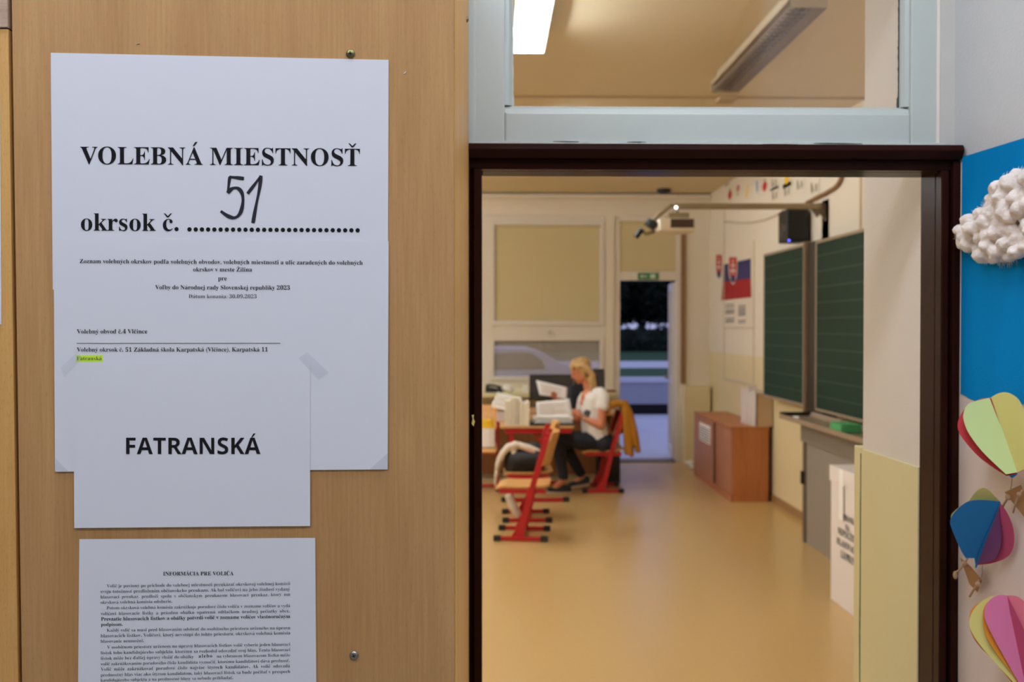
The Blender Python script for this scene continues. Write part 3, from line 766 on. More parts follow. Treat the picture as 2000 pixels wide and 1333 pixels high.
z0 = onX(1594, 803, 2.50).z; z1 = onX(1594, 471, 2.50).z
def panel2():
    y0, y1 = 5.55, y_l; X = 2.50; f = .022
    p = MB().box((X, y0 + f, z0 + f), (X + .02, y1 - f, z1 - f)).build('panel', M['board'], bb)
    m = MB(); m.box((X - .004, y0, z0), (X + .025, y0 + f, z1)).box((X - .004, y1 - f, z0), (X + .025, y1, z1)).box((X - .004, y0, z0), (X + .025, y1, z0 + f)).box((X - .004, y0, z1 - f), (X + .025, y1, z1)); m.build('edge_trim', M['alu'], p, bevel=.003)
    m = MB(); n = 11
    for i in range(1, n):
        z = z0 + (z1 - z0) * i / n
        m.box((X - .0006, y0 + f, z - .0035), (X, y1 - f, z + .0035))
    m.build('ruling', M['board_line'], p)
panel2()
ya, yb = y_l + .01, pa[0] - .012
MB().box((2.56, ya, .95), (XR - .002, yb, z1 + .02)).build('pylon', M['pylon_dark'], bb)
MB().box((2.53, yb - .02, .955), (2.62, yb, z1 + .03)).build('pylon_rail', M['alu'], bb, bevel=.003)
# tray under the board
TZ_ = .975; q = onZ(1523, 810, TZ_); ty0 = onX(1681, 845, 2.25).y
m = MB(); tx = q.x; m.prism([(tx, q.y, TZ_ - .03), (tx, q.y, TZ_ + .005), (tx + .012, q.y, TZ_ + .005), (tx + .015, q.y, TZ_ - .012), (2.50, q.y, TZ_ - .012), (2.52, q.y, TZ_ + .02), (2.53, q.y, TZ_ + .02), (2.53, q.y, TZ_ - .03)], (0, ty0 - q.y, 0)).build('chalk_tray', M['alu'], bb, bevel=.002)
MB().box((tx, q.y, TZ_ - .03), (2.53, q.y + .006, TZ_ + .02)).build('tray_end', M['pylon_dark'], bb)
m = onZ(1650, 838, TZ_ + .01); ey = onX(1640, 842, tx + .05).y
e = MB().box((tx + .018, ey - .11, TZ_ - .011), (tx + .16, ey + .10, TZ_ + .05)).build('board_sponge', M['eraser'], bevel=.008)
tag(e, 'green block sponge lying on the tray below the chalkboard', 'sponge')
ch = MB().tube([(tx + .06, q.y - .16, TZ_ - .004), (tx + .08, q.y - .24, TZ_ - .004)], .007, 8).build('chalk_stick', M['doc'])
tag(ch, 'white chalk stick at the far end of the chalkboard tray', 'chalk')
# grey metal unit below
GX = 2.41; gy1 = onX(1567, 950, GX).y; gy0 = onX(1676, 950, GX).y
gc = empty('metal_cabinet', (GX, gy1, 0), 'grey-brown metal cabinet under the chalkboard tray', 'cabinet')
gz = onX(1567, 832, GX).z
MB().box((GX + .015, gy0, 0), (XR - .005, gy1 - .001, gz - .06)).build('body', M['grey_panel'], gc, bevel=.004)
MB().box((GX - .01, gy0 - .01, gz - .12), (XR - .005, gy1 + .02, gz + .02)).build('top_rail', M['grey_panel2'], gc, bevel=.006)
MB().box((GX, gy1 - .055, 0), (GX + .02, gy1, gz - .12)).build('corner_post', M['metal_dark'], gc, bevel=.004)
l = onX(1571, 935, GX - .01); MB().box((GX - .02, gy1 - .05, l.z - .05), (GX, gy1 - .01, l.z + .05)).build('lock', M['black_plastic'], gc, bevel=.004)
# ballot box
bx = onZ(1622, 1170, 0); BXx, BY1 = bx.x, bx.y; BY0 = BY1 - .60; bzt = onY(1622, 908, BY1).z
bo = empty('ballot_box', (BXx + .2, (BY0 + BY1) / 2, 0), 'tall white ballot box with five lines of black print', 'ballot box')
MB().box((BXx, BY0, 0), (BXx + .42, BY1, bzt - .02)).build('body', M['white_box'], bo, bevel=.004)
MB().box((BXx - .008, BY0 - .008, bzt - .095), (BXx + .428, BY1 + .008, bzt)).build('lid', M['white_box'], bo, bevel=.004)
t0 = onX(1646, 950, BXx).y; MB().box((BXx - .010, t0 - .035, bzt - .30), (BXx - .0085, t0 + .035, bzt - .001)).build('tape_strip', M['doc'], bo)
m = MB(); ymid = onX(1652, 1000, BXx).y - .03; rows = [('SCHRÁNKA', 1003, .26), ('NA', 1021, .07), ('NEPOUŽITÉ', 1036, .32), ('HLASOVACIE', 1057, .36), ('LÍSTKY', 1079, .22)]
for s, py, w in rows:
    z = onX(1640, py + 8, BXx).z
    mm = MB(); line(mm, s, (0, 0, 0), (w, 0, 0), off=.01)
    m.add([(BXx - .0012, ymid + w / 2 - p.x, z + p.z) for p in mm.v], mm.f)
m.build('print', M['ink'], bo, recalc=False)

# ------------------------------------------------------------------ cabinet, carton, wall papers
k0 = onZ(1424, 981, 0); k1 = onZ(1359, 929, 0); kx = (k0.x + k1.x) / 2; ky0, ky1 = k0.y, k1.y; kz = onY(1424, 835, ky0).z; kx1 = onY(1501, 978, ky0).x
ca = empty('low_cabinet', (kx, (ky0 + ky1) / 2, 0), 'low red-brown wooden cabinet with sliding doors by the right wall', 'cabinet')
MB().box((kx + .02, ky0, 0), (kx1, ky1, kz)).build('carcass', M['cabinet'], ca, bevel=.003)
MB().box((kx - .004, ky0 - .004, kz - .02), (kx1 + .004, ky1 + .004, kz + .004)).build('top', M['cabinet'], ca, bevel=.003)
yc = onX(1394, 870, kx).y
MB().box((kx + .008, ky0 + .02, .07), (kx + .022, yc + .03, kz - .022)).build('door', M['cabinet_door'], ca, bevel=.002)
dd = MB().box((kx - .006, yc - .03, .07), (kx + .010, ky1 - .02, kz - .022)).build('door', M['cabinet_door'], ca, bevel=.002)
MB().box((kx - .007, yc - .045, .07), (kx + .009, yc - .02, kz - .022)).build('door_edge', M['cabinet_dark'], dd)
MB().box((kx, ky0, 0), (kx + .02, ky1, .068)).build('plinth', M['cabinet'], ca, bevel=.002)
MB().box((kx1 + .001, ky0 + .02, .0), (XR - .02, ky1 - .02, kz - .03)).build('back_panel', M['cabinet_dark'], ca)
a, b = onX(1366, 826, kx - .008), onX(1387, 870, kx - .008)
so = MB().box((kx - .0085, b.y, b.z), (kx - .0075, a.y, a.z + .01)).build('door_note', M['doc'])
tag(so, 'white printed sheet taped to the left door of the low brown cabinet', 'notice')
m = MB(); 
for i in range(6): z = b.z + (a.z - b.z) * (i + .8) / 7; m.box((kx - .0092, b.y + .03, z - .006), (kx - .0086, a.y - .03, z + .004))
m.build('print', M['ink_grey'], so)
p = onZ(1445, 826, kz); p2 = onZ(1478, 835, kz); p3 = onZ(1507, 834, kz); zt_ = onY(1478, 770, p2.y).z
wb = empty('carton', ((p.x + p3.x) / 2, p2.y + .15, kz), 'white creased carton standing on the low brown cabinet', 'box')
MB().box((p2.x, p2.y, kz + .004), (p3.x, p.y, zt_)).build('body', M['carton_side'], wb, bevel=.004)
m = MB(); n = 14; top = []; bot = []
for i in range(n + 1):
    y_ = p2.y - .01 + (p.y - p2.y + .02) * i / n; x_ = p2.x - .012 - .012 * math.sin(i * 1.7) - (p2.x - p.x) * i / n * .6
    top.append(V((x_, y_, zt_ + .03 + .02 * math.sin(i * 1.1)))); bot.append(V((x_ - .004, y_, kz + .005)))
m.add(top + bot + [t + V((.006, 0, 0)) for t in top] + [t + V((.006, 0, 0)) for t in bot], [(i, i + 1, n + 2 + i, n + 1 + i) for i in range(n)] + [(2 * (n + 1) + i, 3 * (n + 1) + i, 3 * (n + 1) + i + 1, 2 * (n + 1) + i + 1) for i in range(n)] + [(i, 2 * (n + 1) + i, 2 * (n + 1) + i + 1, i + 1) for i in range(n)])
m.build('front_sheet', M['white_box2'], wb, smooth=True)
m = MB().box((p2.x - .01, p2.y + .01, zt_ - .004), (p3.x, p.y, zt_ + .004)); m.prism([(p2.x, p.y, zt_), (p3.x - .02, p.y, zt_), (p3.x - .06, p.y + .02, zt_ + .05), (p2.x + .03, p.y + .02, zt_ + .045)], (0, .006, 0)); m.build('top_flap', M['white_box2'], wb)
WX = XR - .004
def wq(pts, X): return [onX(px, py, X) for px, py in pts]
fl_ = empty('flag_poster', wq([(1438, 545)], WX)[0], 'white, blue and red flag with a coat of arms pinned to the right wall', 'flag')
MB().prism(wq([(1413, 500), (1465, 486), (1465, 506), (1413, 517)], WX), (.002, 0, 0)).build('white_stripe', M['room_wall'], fl_)
MB().prism(wq([(1413, 517), (1466, 505), (1466, 544), (1411.5, 551)], WX), (.002, 0, 0)).build('blue_stripe', M['flag_blue'], fl_)
MB().prism(wq([(1411.5, 551), (1466, 544), (1467, 581), (1409, 587)], WX), (.002, 0, 0)).build('red_stripe', M['flag_red'], fl_)
def shield(px, py, w, h, X, parent, name):
    o = [(-.5, -.5), (.5, -.5), (.5, .05), (.38, .28), (.18, .44), (0, .52), (-.18, .44), (-.38, .28), (-.5, .05)]
    s = MB().prism(wq([(px + a * w, py + b * h) for a, b in o], X - .0015), (.001, 0, 0)).build(name, M['flag_white'], parent)
    MB().prism(wq([(px + a * w * .84, py + b * h * .88 - .5) for a, b in o], X - .003), (.001, 0, 0)).build('shield_field', M['crest_red'], s)
    m = MB()
    for r in ((-.05, -.38, .05, .3), (-.2, -.2, .2, -.13), (-.3, -.02, .3, .06)):
        m.prism(wq([(px + r[0] * w, py + r[1] * h), (px + r[2] * w, py + r[1] * h), (px + r[2] * w, py + r[3] * h), (px + r[0] * w, py + r[3] * h)], X - .0045), (.001, 0, 0))
    m.build('double_cross', M['flag_white'], s)
    m = MB(); m.prism(wq([(px - .3 * w, py + .34 * h), (px - .15 * w, py + .2 * h), (px, py + .15 * h), (px + .15 * w, py + .2 * h), (px + .3 * w, py + .34 * h), (px, py + .46 * h)], X - .005), (.001, 0, 0)); m.build('blue_hills', M['flag_blue'], s)
    return s
shield(1431.5, 528, 17, 56, WX, fl_, 'coat_of_arms')
s = shield(1404, 521, 13, 50, WX, None, 'wall_crest'); tag(s, 'small red and white shield emblem left of the flag', 'emblem')
dc = MB().prism(wq([(1409, 592), (1465, 586), (1465, 636), (1409, 640)], WX), (.002, 0, 0)).build('wall_document', M['room_wall'])
tag(dc, 'white sheet in two text columns under the flag', 'notice')
m = MB()
for c0, c1, ys in ((1417, 1434, (595, 600, 606, 609, 612, 622, 626, 629)), (1442, 1456, (597, 601, 604, 607, 610, 613, 616, 626, 630))):
    for y_ in ys: m.prism(wq([(c0, y_), (c1, y_ - 1), (c1, y_ + .6), (c0, y_ + 1.6)], WX - .001), (.0006, 0, 0))
m.build('print', M['ink_grey'], dc)
# cable trunking on the wall
def trunk(pts, name, w=.012, label=None):
    m = MB()
    for i in range(len(pts) - 1): m.bar(pts[i], pts[i + 1], w * 1.6, w, up=(1, 0, 0))
    return struct(m.build(name, M['lamp_body']))
t1 = onX(1414, 700, WX); t2 = onX(1472, 700, WX); tb = onX(1414, 740, WX); tt = onX(1414, 641, WX)
trunk([(WX, t1.y, tb.z), (WX, t1.y, 3.0)], 'trim_8'); trunk([(WX, t2.y, tb.z), (WX, t2.y, 2.55)], 'trim_9'); trunk([(WX, t1.y, tb.z), (WX, t2.y - .1, tb.z)], 'trim_10', .02); trunk([(WX, t1.y, tt.z), (WX, t2.y, tt.z)], 'trim_11')
v = onX(1681, 400, WX); trunk([(WX, v.y, 2.36), (WX, v.y, 3.25)], 'trim_12', .016)
def pathX(pts, X): return [onX(px, py, X) for px, py in pts]
tag(MB().tube(pathX([(1576, 396), (1592, 388), (1612, 378), (1630, 367), (1637, 360), (1642, 350), (1646, 335), (1650, 318)], 2.66), .016, 8).build('power_cable', M['brown_strip'], smooth=True), 'brown cable rising from the projector bracket up the right wall', 'cable')
tag(MB().tube(pathX([(1414, 433), (1440, 436), (1470, 435), (1495, 429), (1515, 421), (1532, 413)], 2.665), .008, 8).build('speaker_cable', M['lamp_body'], smooth=True), 'thin pale cable sagging from the black speaker along the wall', 'cable')
# alphabet cards high on the right wall
cards = [(1426, 380, 'apple', 'p_red', 'card with a red apple picture, lower left end of the wall cards'), (1442, 372, 'flower', 'p_rose', 'card with a pink flower and green leaf next to the apple card'),
         (1459, 374, 'banana', 'yellow', 'card with a yellow picture in the lower wall card row'), (1479, 365, 'pencil', 'p_blue', 'card with a slim blue picture high on the wall'),
         (1494, 363, 'berry', 'p_red', 'card with a red strawberry picture high on the wall'), (1512, 356, 'letter', 'lamp_off_dark', 'letter card right of the strawberry card'),
         (1513, 381, 'letter', 'lamp_off_dark', 'letter card below the others, just above the projector arm'), (1537, 373, 'letter', 'lamp_off_dark', 'letter card left of two higher letter cards'),
         (1537, 350, 'lemon', 'yellow', 'card with a yellow lemon picture at the top edge'), (1562, 360, 'letter', 'lamp_off_dark', 'letter card right of the lemon card'),
         (1590, 366, 'letter', 'lamp_off_dark', 'letter card nearest the rising brown cable'), (1420, 357, 'letter', 'lamp_off_dark', 'letter card at the upper left end of the wall cards')]
for (px, py, kind, mm, lab) in cards:
    c = onX(px, py, WX); hw = .15 if kind != 'letter' else .13; hh = .055
    e = MB().box((WX - .001, c.y - hw, c.z - .075), (WX, c.y + hw, c.z + .075)).build('picture_card', M['room_wall']); tag(e, lab, 'picture card', 'alphabet cards along the top of the wall')
    X = WX - .003; m = MB(); g = MB(); gm = None
    if kind in ('apple', 'berry'):
        m.prism([(X, c.y + .085 * math.cos(t) * (1 - .25 * (math.sin(t) < 0) * (kind == 'berry') * abs(math.sin(t))), c.z - .008 + .05 * math.sin(t)) for t in [2 * math.pi * i / 18 for i in range(18)]], (.001, 0, 0)); g.prism([(X - .001, c.y - .01, c.z + .04), (X - .001, c.y + .05, c.z + .065), (X - .001, c.y - .05, c.z + .062)], (.001, 0, 0)); gm = M['exit_green']
    elif kind == 'flower':
        for i in range(6): t = 2 * math.pi * i / 6; m.prism([(X, c.y + .04 * math.cos(t) + .03 * math.cos(s), c.z + .025 + .022 * math.sin(t) + .018 * math.sin(s)) for s in [2 * math.pi * j / 10 for j in range(10)]], (.001, 0, 0))
        g.box((X, c.y - .008, c.z - .06), (X + .001, c.y + .008, c.z)).prism([(X, c.y, c.z - .05), (X, c.y + .06, c.z - .02), (X, c.y + .04, c.z - .045)], (.001, 0, 0)); gm = M['exit_green']
    elif kind == 'banana':
        m.prism([(X, c.y - .05, c.z + .06), (X, c.y - .02, c.z + .06), (X, c.y + .01, c.z + .01), (X, c.y + .06, c.z - .05), (X, c.y + .03, c.z - .065), (X, c.y - .03, c.z - .04), (X, c.y - .06, c.z + .01)], (.001, 0, 0))
    elif kind == 'pencil':
        m.prism([(X, c.y - .02, c.z + .06), (X, c.y + .03, c.z + .06), (X, c.y + .02, c.z - .04), (X, c.y - .005, c.z - .065), (X, c.y - .03, c.z - .04)], (.001, 0, 0))
    elif kind == 'lemon':
        m.prism([(X, c.y + .07 * math.cos(t), c.z + .045 * math.sin(t)) for t in [2 * math.pi * i / 16 for i in range(16)]], (.001, 0, 0))
    else:
        m.box((X, c.y + .05, c.z - .04), (X + .001, c.y + .07, c.z + .045)).bar((X, c.y + .06, c.z + .04), (X, c.y + .01, c.z - .04), .018, .001, up=(1, 0, 0)).box((X, c.y - .05, c.z - .04), (X + .001, c.y - .035, c.z + .02)).box((X, c.y - .08, c.z - .04), (X + .001, c.y - .065, c.z + .02))
    m.build('picture' if kind != 'letter' else 'letters', M[mm], e)
    if gm: g.build('leaf', gm, e)

# ------------------------------------------------------------------ projector on its wall arm, loudspeaker
ay = 7.95; A0 = onY(1316, 401, ay); A1 = onY(1604, 402, ay)
pr = empty('projector', onY(1320, 435, ay), 'pale ceiling projector hanging from a long arm over the classroom', 'projector')
m = MB().box((A0.x, ay - .03, A0.z - .03), (A1.x, ay + .03, A1.z + .015)); m.build('arm', M['metal_arm'], pr, bevel=.008)
m = MB(); o = [(1580, 398), (1608, 396), (1624, 400), (1627, 420), (1626, 440), (1623, 456), (1617, 456), (1617, 440), (1611, 424), (1603, 416), (1598, 424), (1590, 412)]
m.prism([onY(a, b, ay - .02) for a, b in o], (0, .05, 0)); m.build('wall_bracket', M['metal_dark'], pr, bevel=.004)
MB().box((onY(1622, 430, ay).x, ay - .09, A0.z - .3), (XR, ay + .09, A0.z + .05)).build('wall_plate', M['metal_dark'], pr, bevel=.004)
def yb_(px0, py0, px1, py1, d0, d1):
    a = onY(px0, py0, ay); b = onY(px1, py1, ay); return (a.x, ay + d0, b.z), (b.x, ay + d1, a.z)
bd = MB().box(*yb_(1281, 430, 1351, 455, -.16, .16)).build('body', M['projector'], pr, bevel=.02)
MB().box(*yb_(1303, 432, 1347, 449, -.165, -.158)).build('vent', M['vent'], bd)
MB().box(*yb_(1300, 418, 1342, 430, -.1, .1)).build('mount_plate', M['metal_arm'], pr, bevel=.01)
c = onY(1320, 412, ay); MB().tube([c, c + V((0, 0, -.06))], .025, 10).build('drop_rod', M['metal_arm'], pr)
c = onY(1320.5, 405.5, ay - .06); MB().ball(c, .011).build('glint_ball', M['glint_white'], pr, smooth=True)  # glowing ball paints in a blurred bright highlight, no light source here
MB().tube([onY(1314, 400, ay), onY(1300, 409, ay), onY(1285, 422, ay), onY(1272, 436, ay)], .018, 8).build('cable_arm', M['metal_arm'], pr, smooth=True)
MB().tube([onY(1276, 432, ay - .05), onY(1268, 444, ay - .05)], [.045, .05], 14).build('lens_housing', M['black_plastic'], pr)
m = MB().tube([onY(1280, 452, ay), onY(1262, 458, ay), onY(1254, 450, ay)], .014, 8); m.build('lower_bracket', M['metal_arm'], pr, smooth=True)
MB().tube([onY(1253, 448, ay - .02), onY(1242, 464, ay - .02)], [.024, .02], 12).build('sensor', M['black_plastic'], pr)
sy = 8.35; a, b = onY(1533, 412, sy), onY(1576, 473, sy)
sp = empty('loudspeaker', (a.x, sy, b.z), 'black loudspeaker on the right wall above the chalkboard', 'speaker')
MB().box((a.x, sy - .06, b.z), (b.x, sy + .2, a.z + .01)).build('cabinet', M['black_plastic'], sp, bevel=.015)
MB().box((b.x, sy + .02, b.z + .06), (XR, sy + .12, a.z - .03)).build('wall_mount', M['alu'], sp, bevel=.005)
m = MB(); 
for (zc, r) in ((.10, .075), (.24, .035)):
    m.tube([(a.x - .002, sy + .07, b.z + zc), (a.x - .006, sy + .07, b.z + zc)], [r, r * .9], 20)
m.build('cone', M['pylon_dark'], sp)
MB().ball(onY(1541, 470, sy - .062), .008).build('power_light', M['led_blue'], sp)
# ------------------------------------------------------------------ school chairs
def make_chair(loc, rz, label):
    e = empty('school_chair', (0, 0, 0), label, 'chair', 'red-framed school chairs')
    for s in (-1, 1):
        y = s * .205; m = MB()
        m.bar((-.20, y, .022), (.20, y, .022), .03, .03)
        m.bar((-.005, y, .025), (.085, y, .42), .026, .05, up=(1, 0, 0)); m.bar((.085, y, .40), (.20, y, .80), .026, .044, up=(1, 0, 0))
        m.prism([(-.075, y - .008, .036), (.03, y - .008, .036), (.045, y - .008, .155), (-.005, y - .008, .15)], (0, .016, 0))
        m.bar((-.17, y * .88, .388), (.19, y * .88, .388), .03, .036)
        f = m.build('side_frame', M['red_metal'], e, bevel=.004)
        for sx in (-1, 1): MB().box((sx * .155, y - .020, .002), (sx * .212, y + .020, .043)).build('foot_cap', M['cap'], f, bevel=.005)
    m = MB().bar((.06, -.2, .36), (.06, .2, .36), .03, .03).bar((0, -.2, .03), (0, .2, .03), .03, .025); m.build('crossbar', M['red_metal'], e, bevel=.003)
    m = MB(); nx, ny = 12, 6; up = []
    def zs(x): return .412 + .012 * ((x + .02) / .2) ** 2 - (.03 * max(0, (-x - .13) / .07) ** 2)
    for layer in (0, 1):
        for i in range(nx + 1):
            for j in range(ny + 1):
                x = -.20 + .42 * i / nx; w = .2 - (.02 if i in (0, nx) else 0); up.append((x, -w + 2 * w * j / ny, zs(x) + layer * .013))
    N = (nx + 1) * (ny + 1); fs = []
    for i in range(nx):
        for j in range(ny):
            q = (i * (ny + 1) + j, (i + 1) * (ny + 1) + j, (i + 1) * (ny + 1) + j + 1, i * (ny + 1) + j + 1); fs += [q[::-1], tuple(k + N for k in q)]
    for i in range(nx):
        for j in (0, ny): a = i * (ny + 1) + j; b = a + ny + 1; fs.append((a, b, b + N, a + N))
    for j in range(ny):
        for i in (0, nx): a = i * (ny + 1) + j; b = a + 1; fs.append((a, b, b + N, a + N))
    m.add(up, fs).build('seat', M['chair_wood'], e)
    m = MB(); n = 12; vs = []
    for layer in (0, .013):
        for k in range(5):
            z = .585 + .255 * k / 4
            for j in range(n + 1):
                t = -1 + 2 * j / n; vs.append((.145 + (z - .585) * .29 + .035 - .055 * (t * t) * .9 + layer + .03, t * (.20 - (.02 if k in (0, 4) else 0)), z))
    N = 5 * (n + 1); fs = []
    for k in range(4):
        for j in range(n):
            q = (k * (n + 1) + j, k * (n + 1) + j + 1, (k + 1) * (n + 1) + j + 1, (k + 1) * (n + 1) + j); fs += [q, tuple(i + N for i in q[::-1])]
    for k in range(4):
        for j in (0, n): a = k * (n + 1) + j; b = a + n + 1; fs.append((a, b, b + N, a + N))
    for j in range(n):
        for k in (0, 4): a = k * (n + 1) + j; b = a + 1; fs.append((a, b, b + N, a + N))
    m.add(vs, fs).build('backrest', M['chair_wood'], e)
    e.location = V(loc); e.rotation_euler = (0, 0, rz)
    return e
g = onZ(1020, 1059, 0); CH0 = (g.x + .01, g.y + .22, 0)
proto = make_chair(CH0, math.radians(-6), 'empty red-framed school chair with pale wooden seat, nearest the doorway')
def chair(px, py, rz, label, dx=0, dy=.22):
    c = copy_tree(proto); q = onZ(px, py, 0); c.location = (q.x + dx, q.y + dy, 0); c.rotation_euler = (0, 0, math.radians(rz)); c['label'] = label; return c
ch1 = chair(1030, 1022, 0, 'red school chair with a black bag on its seat, second from the doorway')
ch3 = chair(1178, 964, 0, 'red school chair the woman sits on, mustard cloth over its back')
q = onY(951, 900, 10.2); ch4 = copy_tree(proto); ch4.location = (-.142, 10.25, 0); ch4.rotation_euler = (0, 0, math.radians(90)); ch4['label'] = 'red school chair with yellow leaflets at the left edge of the doorway view'
# ------------------------------------------------------------------ school desk
TY0, TY1, TZ0 = 9.40, 10.55, .725
tx0, tx1 = onY(977, 833, TY0).x, onY(1121, 833, TY0).x
dk = empty('school_desk', ((tx0 + tx1) / 2, 10, 0), 'red-framed school desk covered with papers in front of the woman', 'desk')
MB().box((tx0, TY0, TZ0 - .022), (tx1, TY1, TZ0)).build('tabletop', M['desk_top'], dk, bevel=.006)
m = MB()
for y in (TY0 + .03, TY1 - .03): m.bar((tx0 + .04, y, TZ0 - .045), (tx1 - .02, y, TZ0 - .045), .03, .045)
for x in (tx0 + .06, tx1 - .05): m.bar((x, TY0 + .03, TZ0 - .045), (x, TY1 - .03, TZ0 - .045), .03, .045)
m.build('apron_frame', M['red_metal'], dk, bevel=.003)
for y in (TY0 + .05, TY1 - .05):
    m = MB().bar((tx0 + .11, y, .04), (tx0 + .11, y, TZ0 - .05), .045, .03, up=(1, 0, 0)).bar((tx0 + .02, y, .02), (tx1 - .08, y, .02), .04, .03)
    m.bar((tx0 + .32, y, TZ0 - .06), (tx0 + .42, y, TZ0 - .2), .03, .02); l = m.build('leg', M['red_metal'], dk, bevel=.004)
    for x in (tx0 + .01, tx1 - .1): MB().box((x, y - .025, .001), (x + .06, y + .025, .042)).build('foot_cap', M['cap'], l, bevel=.004)
# things on it
def yb(px0, py0, px1, py1, y, d): a = onY(px0, py0, y); b = onY(px1, py1, y); return (a.x, y, b.z), (b.x, y + d, a.z)
labs = ['upright cream envelope bundle, leftmost in the row on the desk', 'upright cream envelope bundle, second in the row on the desk', 'upright cream envelope bundle, third in the row on the desk', 'wide upright cream envelope bundle nearest the held papers']
for i, (x0, x1, t) in enumerate(((987, 997, 783), (998, 1007, 777), (1008, 1014, 780), (1015, 1034, 786))):
    a, b = yb(x0, t, x1, 832, 9.46, .24); e = empty('envelope_bundle', ((a[0] + b[0]) / 2, 9.58, TZ0), labs[i], 'envelopes', 'upright envelope bundles on the desk')
    m = MB(); n = 4
    for k in range(n):
        xa = a[0] + (b[0] - a[0]) * k / n; m.box((xa, a[1] + .006 * ((k * 3) % 4), TZ0 + .001), (xa + (b[0] - a[0]) / n - .0012, b[1] - .01 * (k % 3), b[2] - .006 * ((k * 2) % 3)))
    m.build('envelopes', M['envelope'], e, bevel=.001)
    MB().box((a[0] - .001, a[1] + .05, TZ0 + .06), (b[0] + .001, a[1] + .066, b[2] + .0005)).build('paper_band', M['doc'], e)
a = onY(990, 784, 9.9); e = empty('document_pile', (a.x, 9.9, TZ0), 'tilted grey-white pile of ballot papers behind the envelope bundles', 'papers')
m = MB(); R = Matrix.Rotation(math.radians(14), 3, 'Y')
for k in range(3): m.box((a.x - .13 + .01 * k, 9.86, TZ0 + .11 + .05 * k), (a.x + .12 + .01 * k, 10.12, TZ0 + .155 + .05 * k), R, (a.x, 9.95, TZ0 + .2))
m.build('sheets', M['doc'], e); MB().box((a.x - .10, 9.88, TZ0 + .001), (a.x + .1, 10.1, TZ0 + .10)).build('tray', M['white_box2'], e, bevel=.004)
a, b = yb(1034, 828, 1121, 833, 9.45, .30); e = MB().box((a[0], a[1], TZ0 + .001), (b[0], b[1], TZ0 + .022)).build('dark_folder', M['black_plastic'], bevel=.004); tag(e, 'flat black folder along the front edge of the school desk', 'folder')
a, b = yb(1043, 815, 1119, 828, 9.50, .26); e = empty('paper_stack', ((a[0] + b[0]) / 2, 9.7, TZ0 + .022), 'stack of white papers on the black folder under the held sheet', 'papers'); m = MB()
for k in range(7): m.box((a[0] + .012 * ((k * 5) % 4), a[1] + .01 * (k % 3), TZ0 + .023 + k * .008), (b[0] - .012 * ((k * 3) % 4), b[1] - .01 * (k % 2), TZ0 + .030 + k * .008))
m.build('sheets', M['doc'], e)
def held(q, y0, y1, label):
    P = [onY(px, py, y) for (px, py), y in zip(q, (y0, y0, y1, y1))]; n = (P[1] - P[0]).cross(P[3] - P[0]).normalized() * .0012
    e = empty('held_sheet', sum(P, V((0, 0, 0))) / 4, label, 'paper'); m = MB(); N = 8; vs = []
    for l in (0, 1):
        for i in range(N + 1):
            for j in range(N + 1):
                u, v = i / N, j / N; p = P[0] * (1 - u) * (1 - v) + P[1] * u * (1 - v) + P[2] * u * v + P[3] * (1 - u) * v
                vs.append(p + n * l + V((0, .02 * math.sin(u * 3.1) * (v - .3), 0)))
    T = (N + 1) ** 2; fs = []
    for i in range(N):
        for j in range(N): k = (i * (N + 1) + j, (i + 1) * (N + 1) + j, (i + 1) * (N + 1) + j + 1, i * (N + 1) + j + 1); fs += [k, tuple(x + T for x in k[::-1])]
    for i in range(N):
        for (a, b) in ((i, i + 1), (N * (N + 1) + i, N * (N + 1) + i + 1), (i * (N + 1), (i + 1) * (N + 1)), (i * (N + 1) + N, (i + 1) * (N + 1) + N)): fs.append((a, b, b + T, a + T))
    m.add(vs, fs).build('sheet', M['doc'], e, smooth=True)
    m = MB()
    for k in range(10):
        v = .14 + .07 * k; w = .9 if k % 4 else .5
        pts = []
        for (u, vv) in ((.1, v), (.1 + .8 * w, v), (.1 + .8 * w, v + .012), (.1, v + .012)):
            p = P[0] * (1 - u) * (1 - vv) + P[1] * u * (1 - vv) + P[2] * u * vv + P[3] * (1 - u) * vv + V((0, .02 * math.sin(u * 3.1) * (vv - .3) - .003, 0)); pts.append(p)
        m.flat(pts)
    m.build('print', M['lining'], e, recalc=False)
held([(1047, 786), (1112, 779), (1120, 821), (1049, 821)], 10.0, 9.95, 'large white sheet the woman holds in her near hand')
held([(1047, 743), (1108, 757), (1107, 780), (1054, 772)], 10.22, 10.18, 'tilted white sheet the woman holds up in her far hand')
# leaflets on the left chair
a, b = yb(947, 838, 966, 866, 10.12, .16); z0_ = .437
e = MB().box((a[0] - .05, 10.14, z0_), (b[0], 10.28, b[2])).build('white_carton', M['doc'], bevel=.003); tag(e, 'white carton standing on the leftmost chair seat', 'box')
c = onY(957, 821, 10.14); e = MB().box((a[0] - .05, 10.15, b[2] + .001), (b[0], 10.27, c.z)).build('yellow_carton', M['yellow'], bevel=.003); tag(e, 'yellow carton on top of the white one on the leftmost chair', 'box')
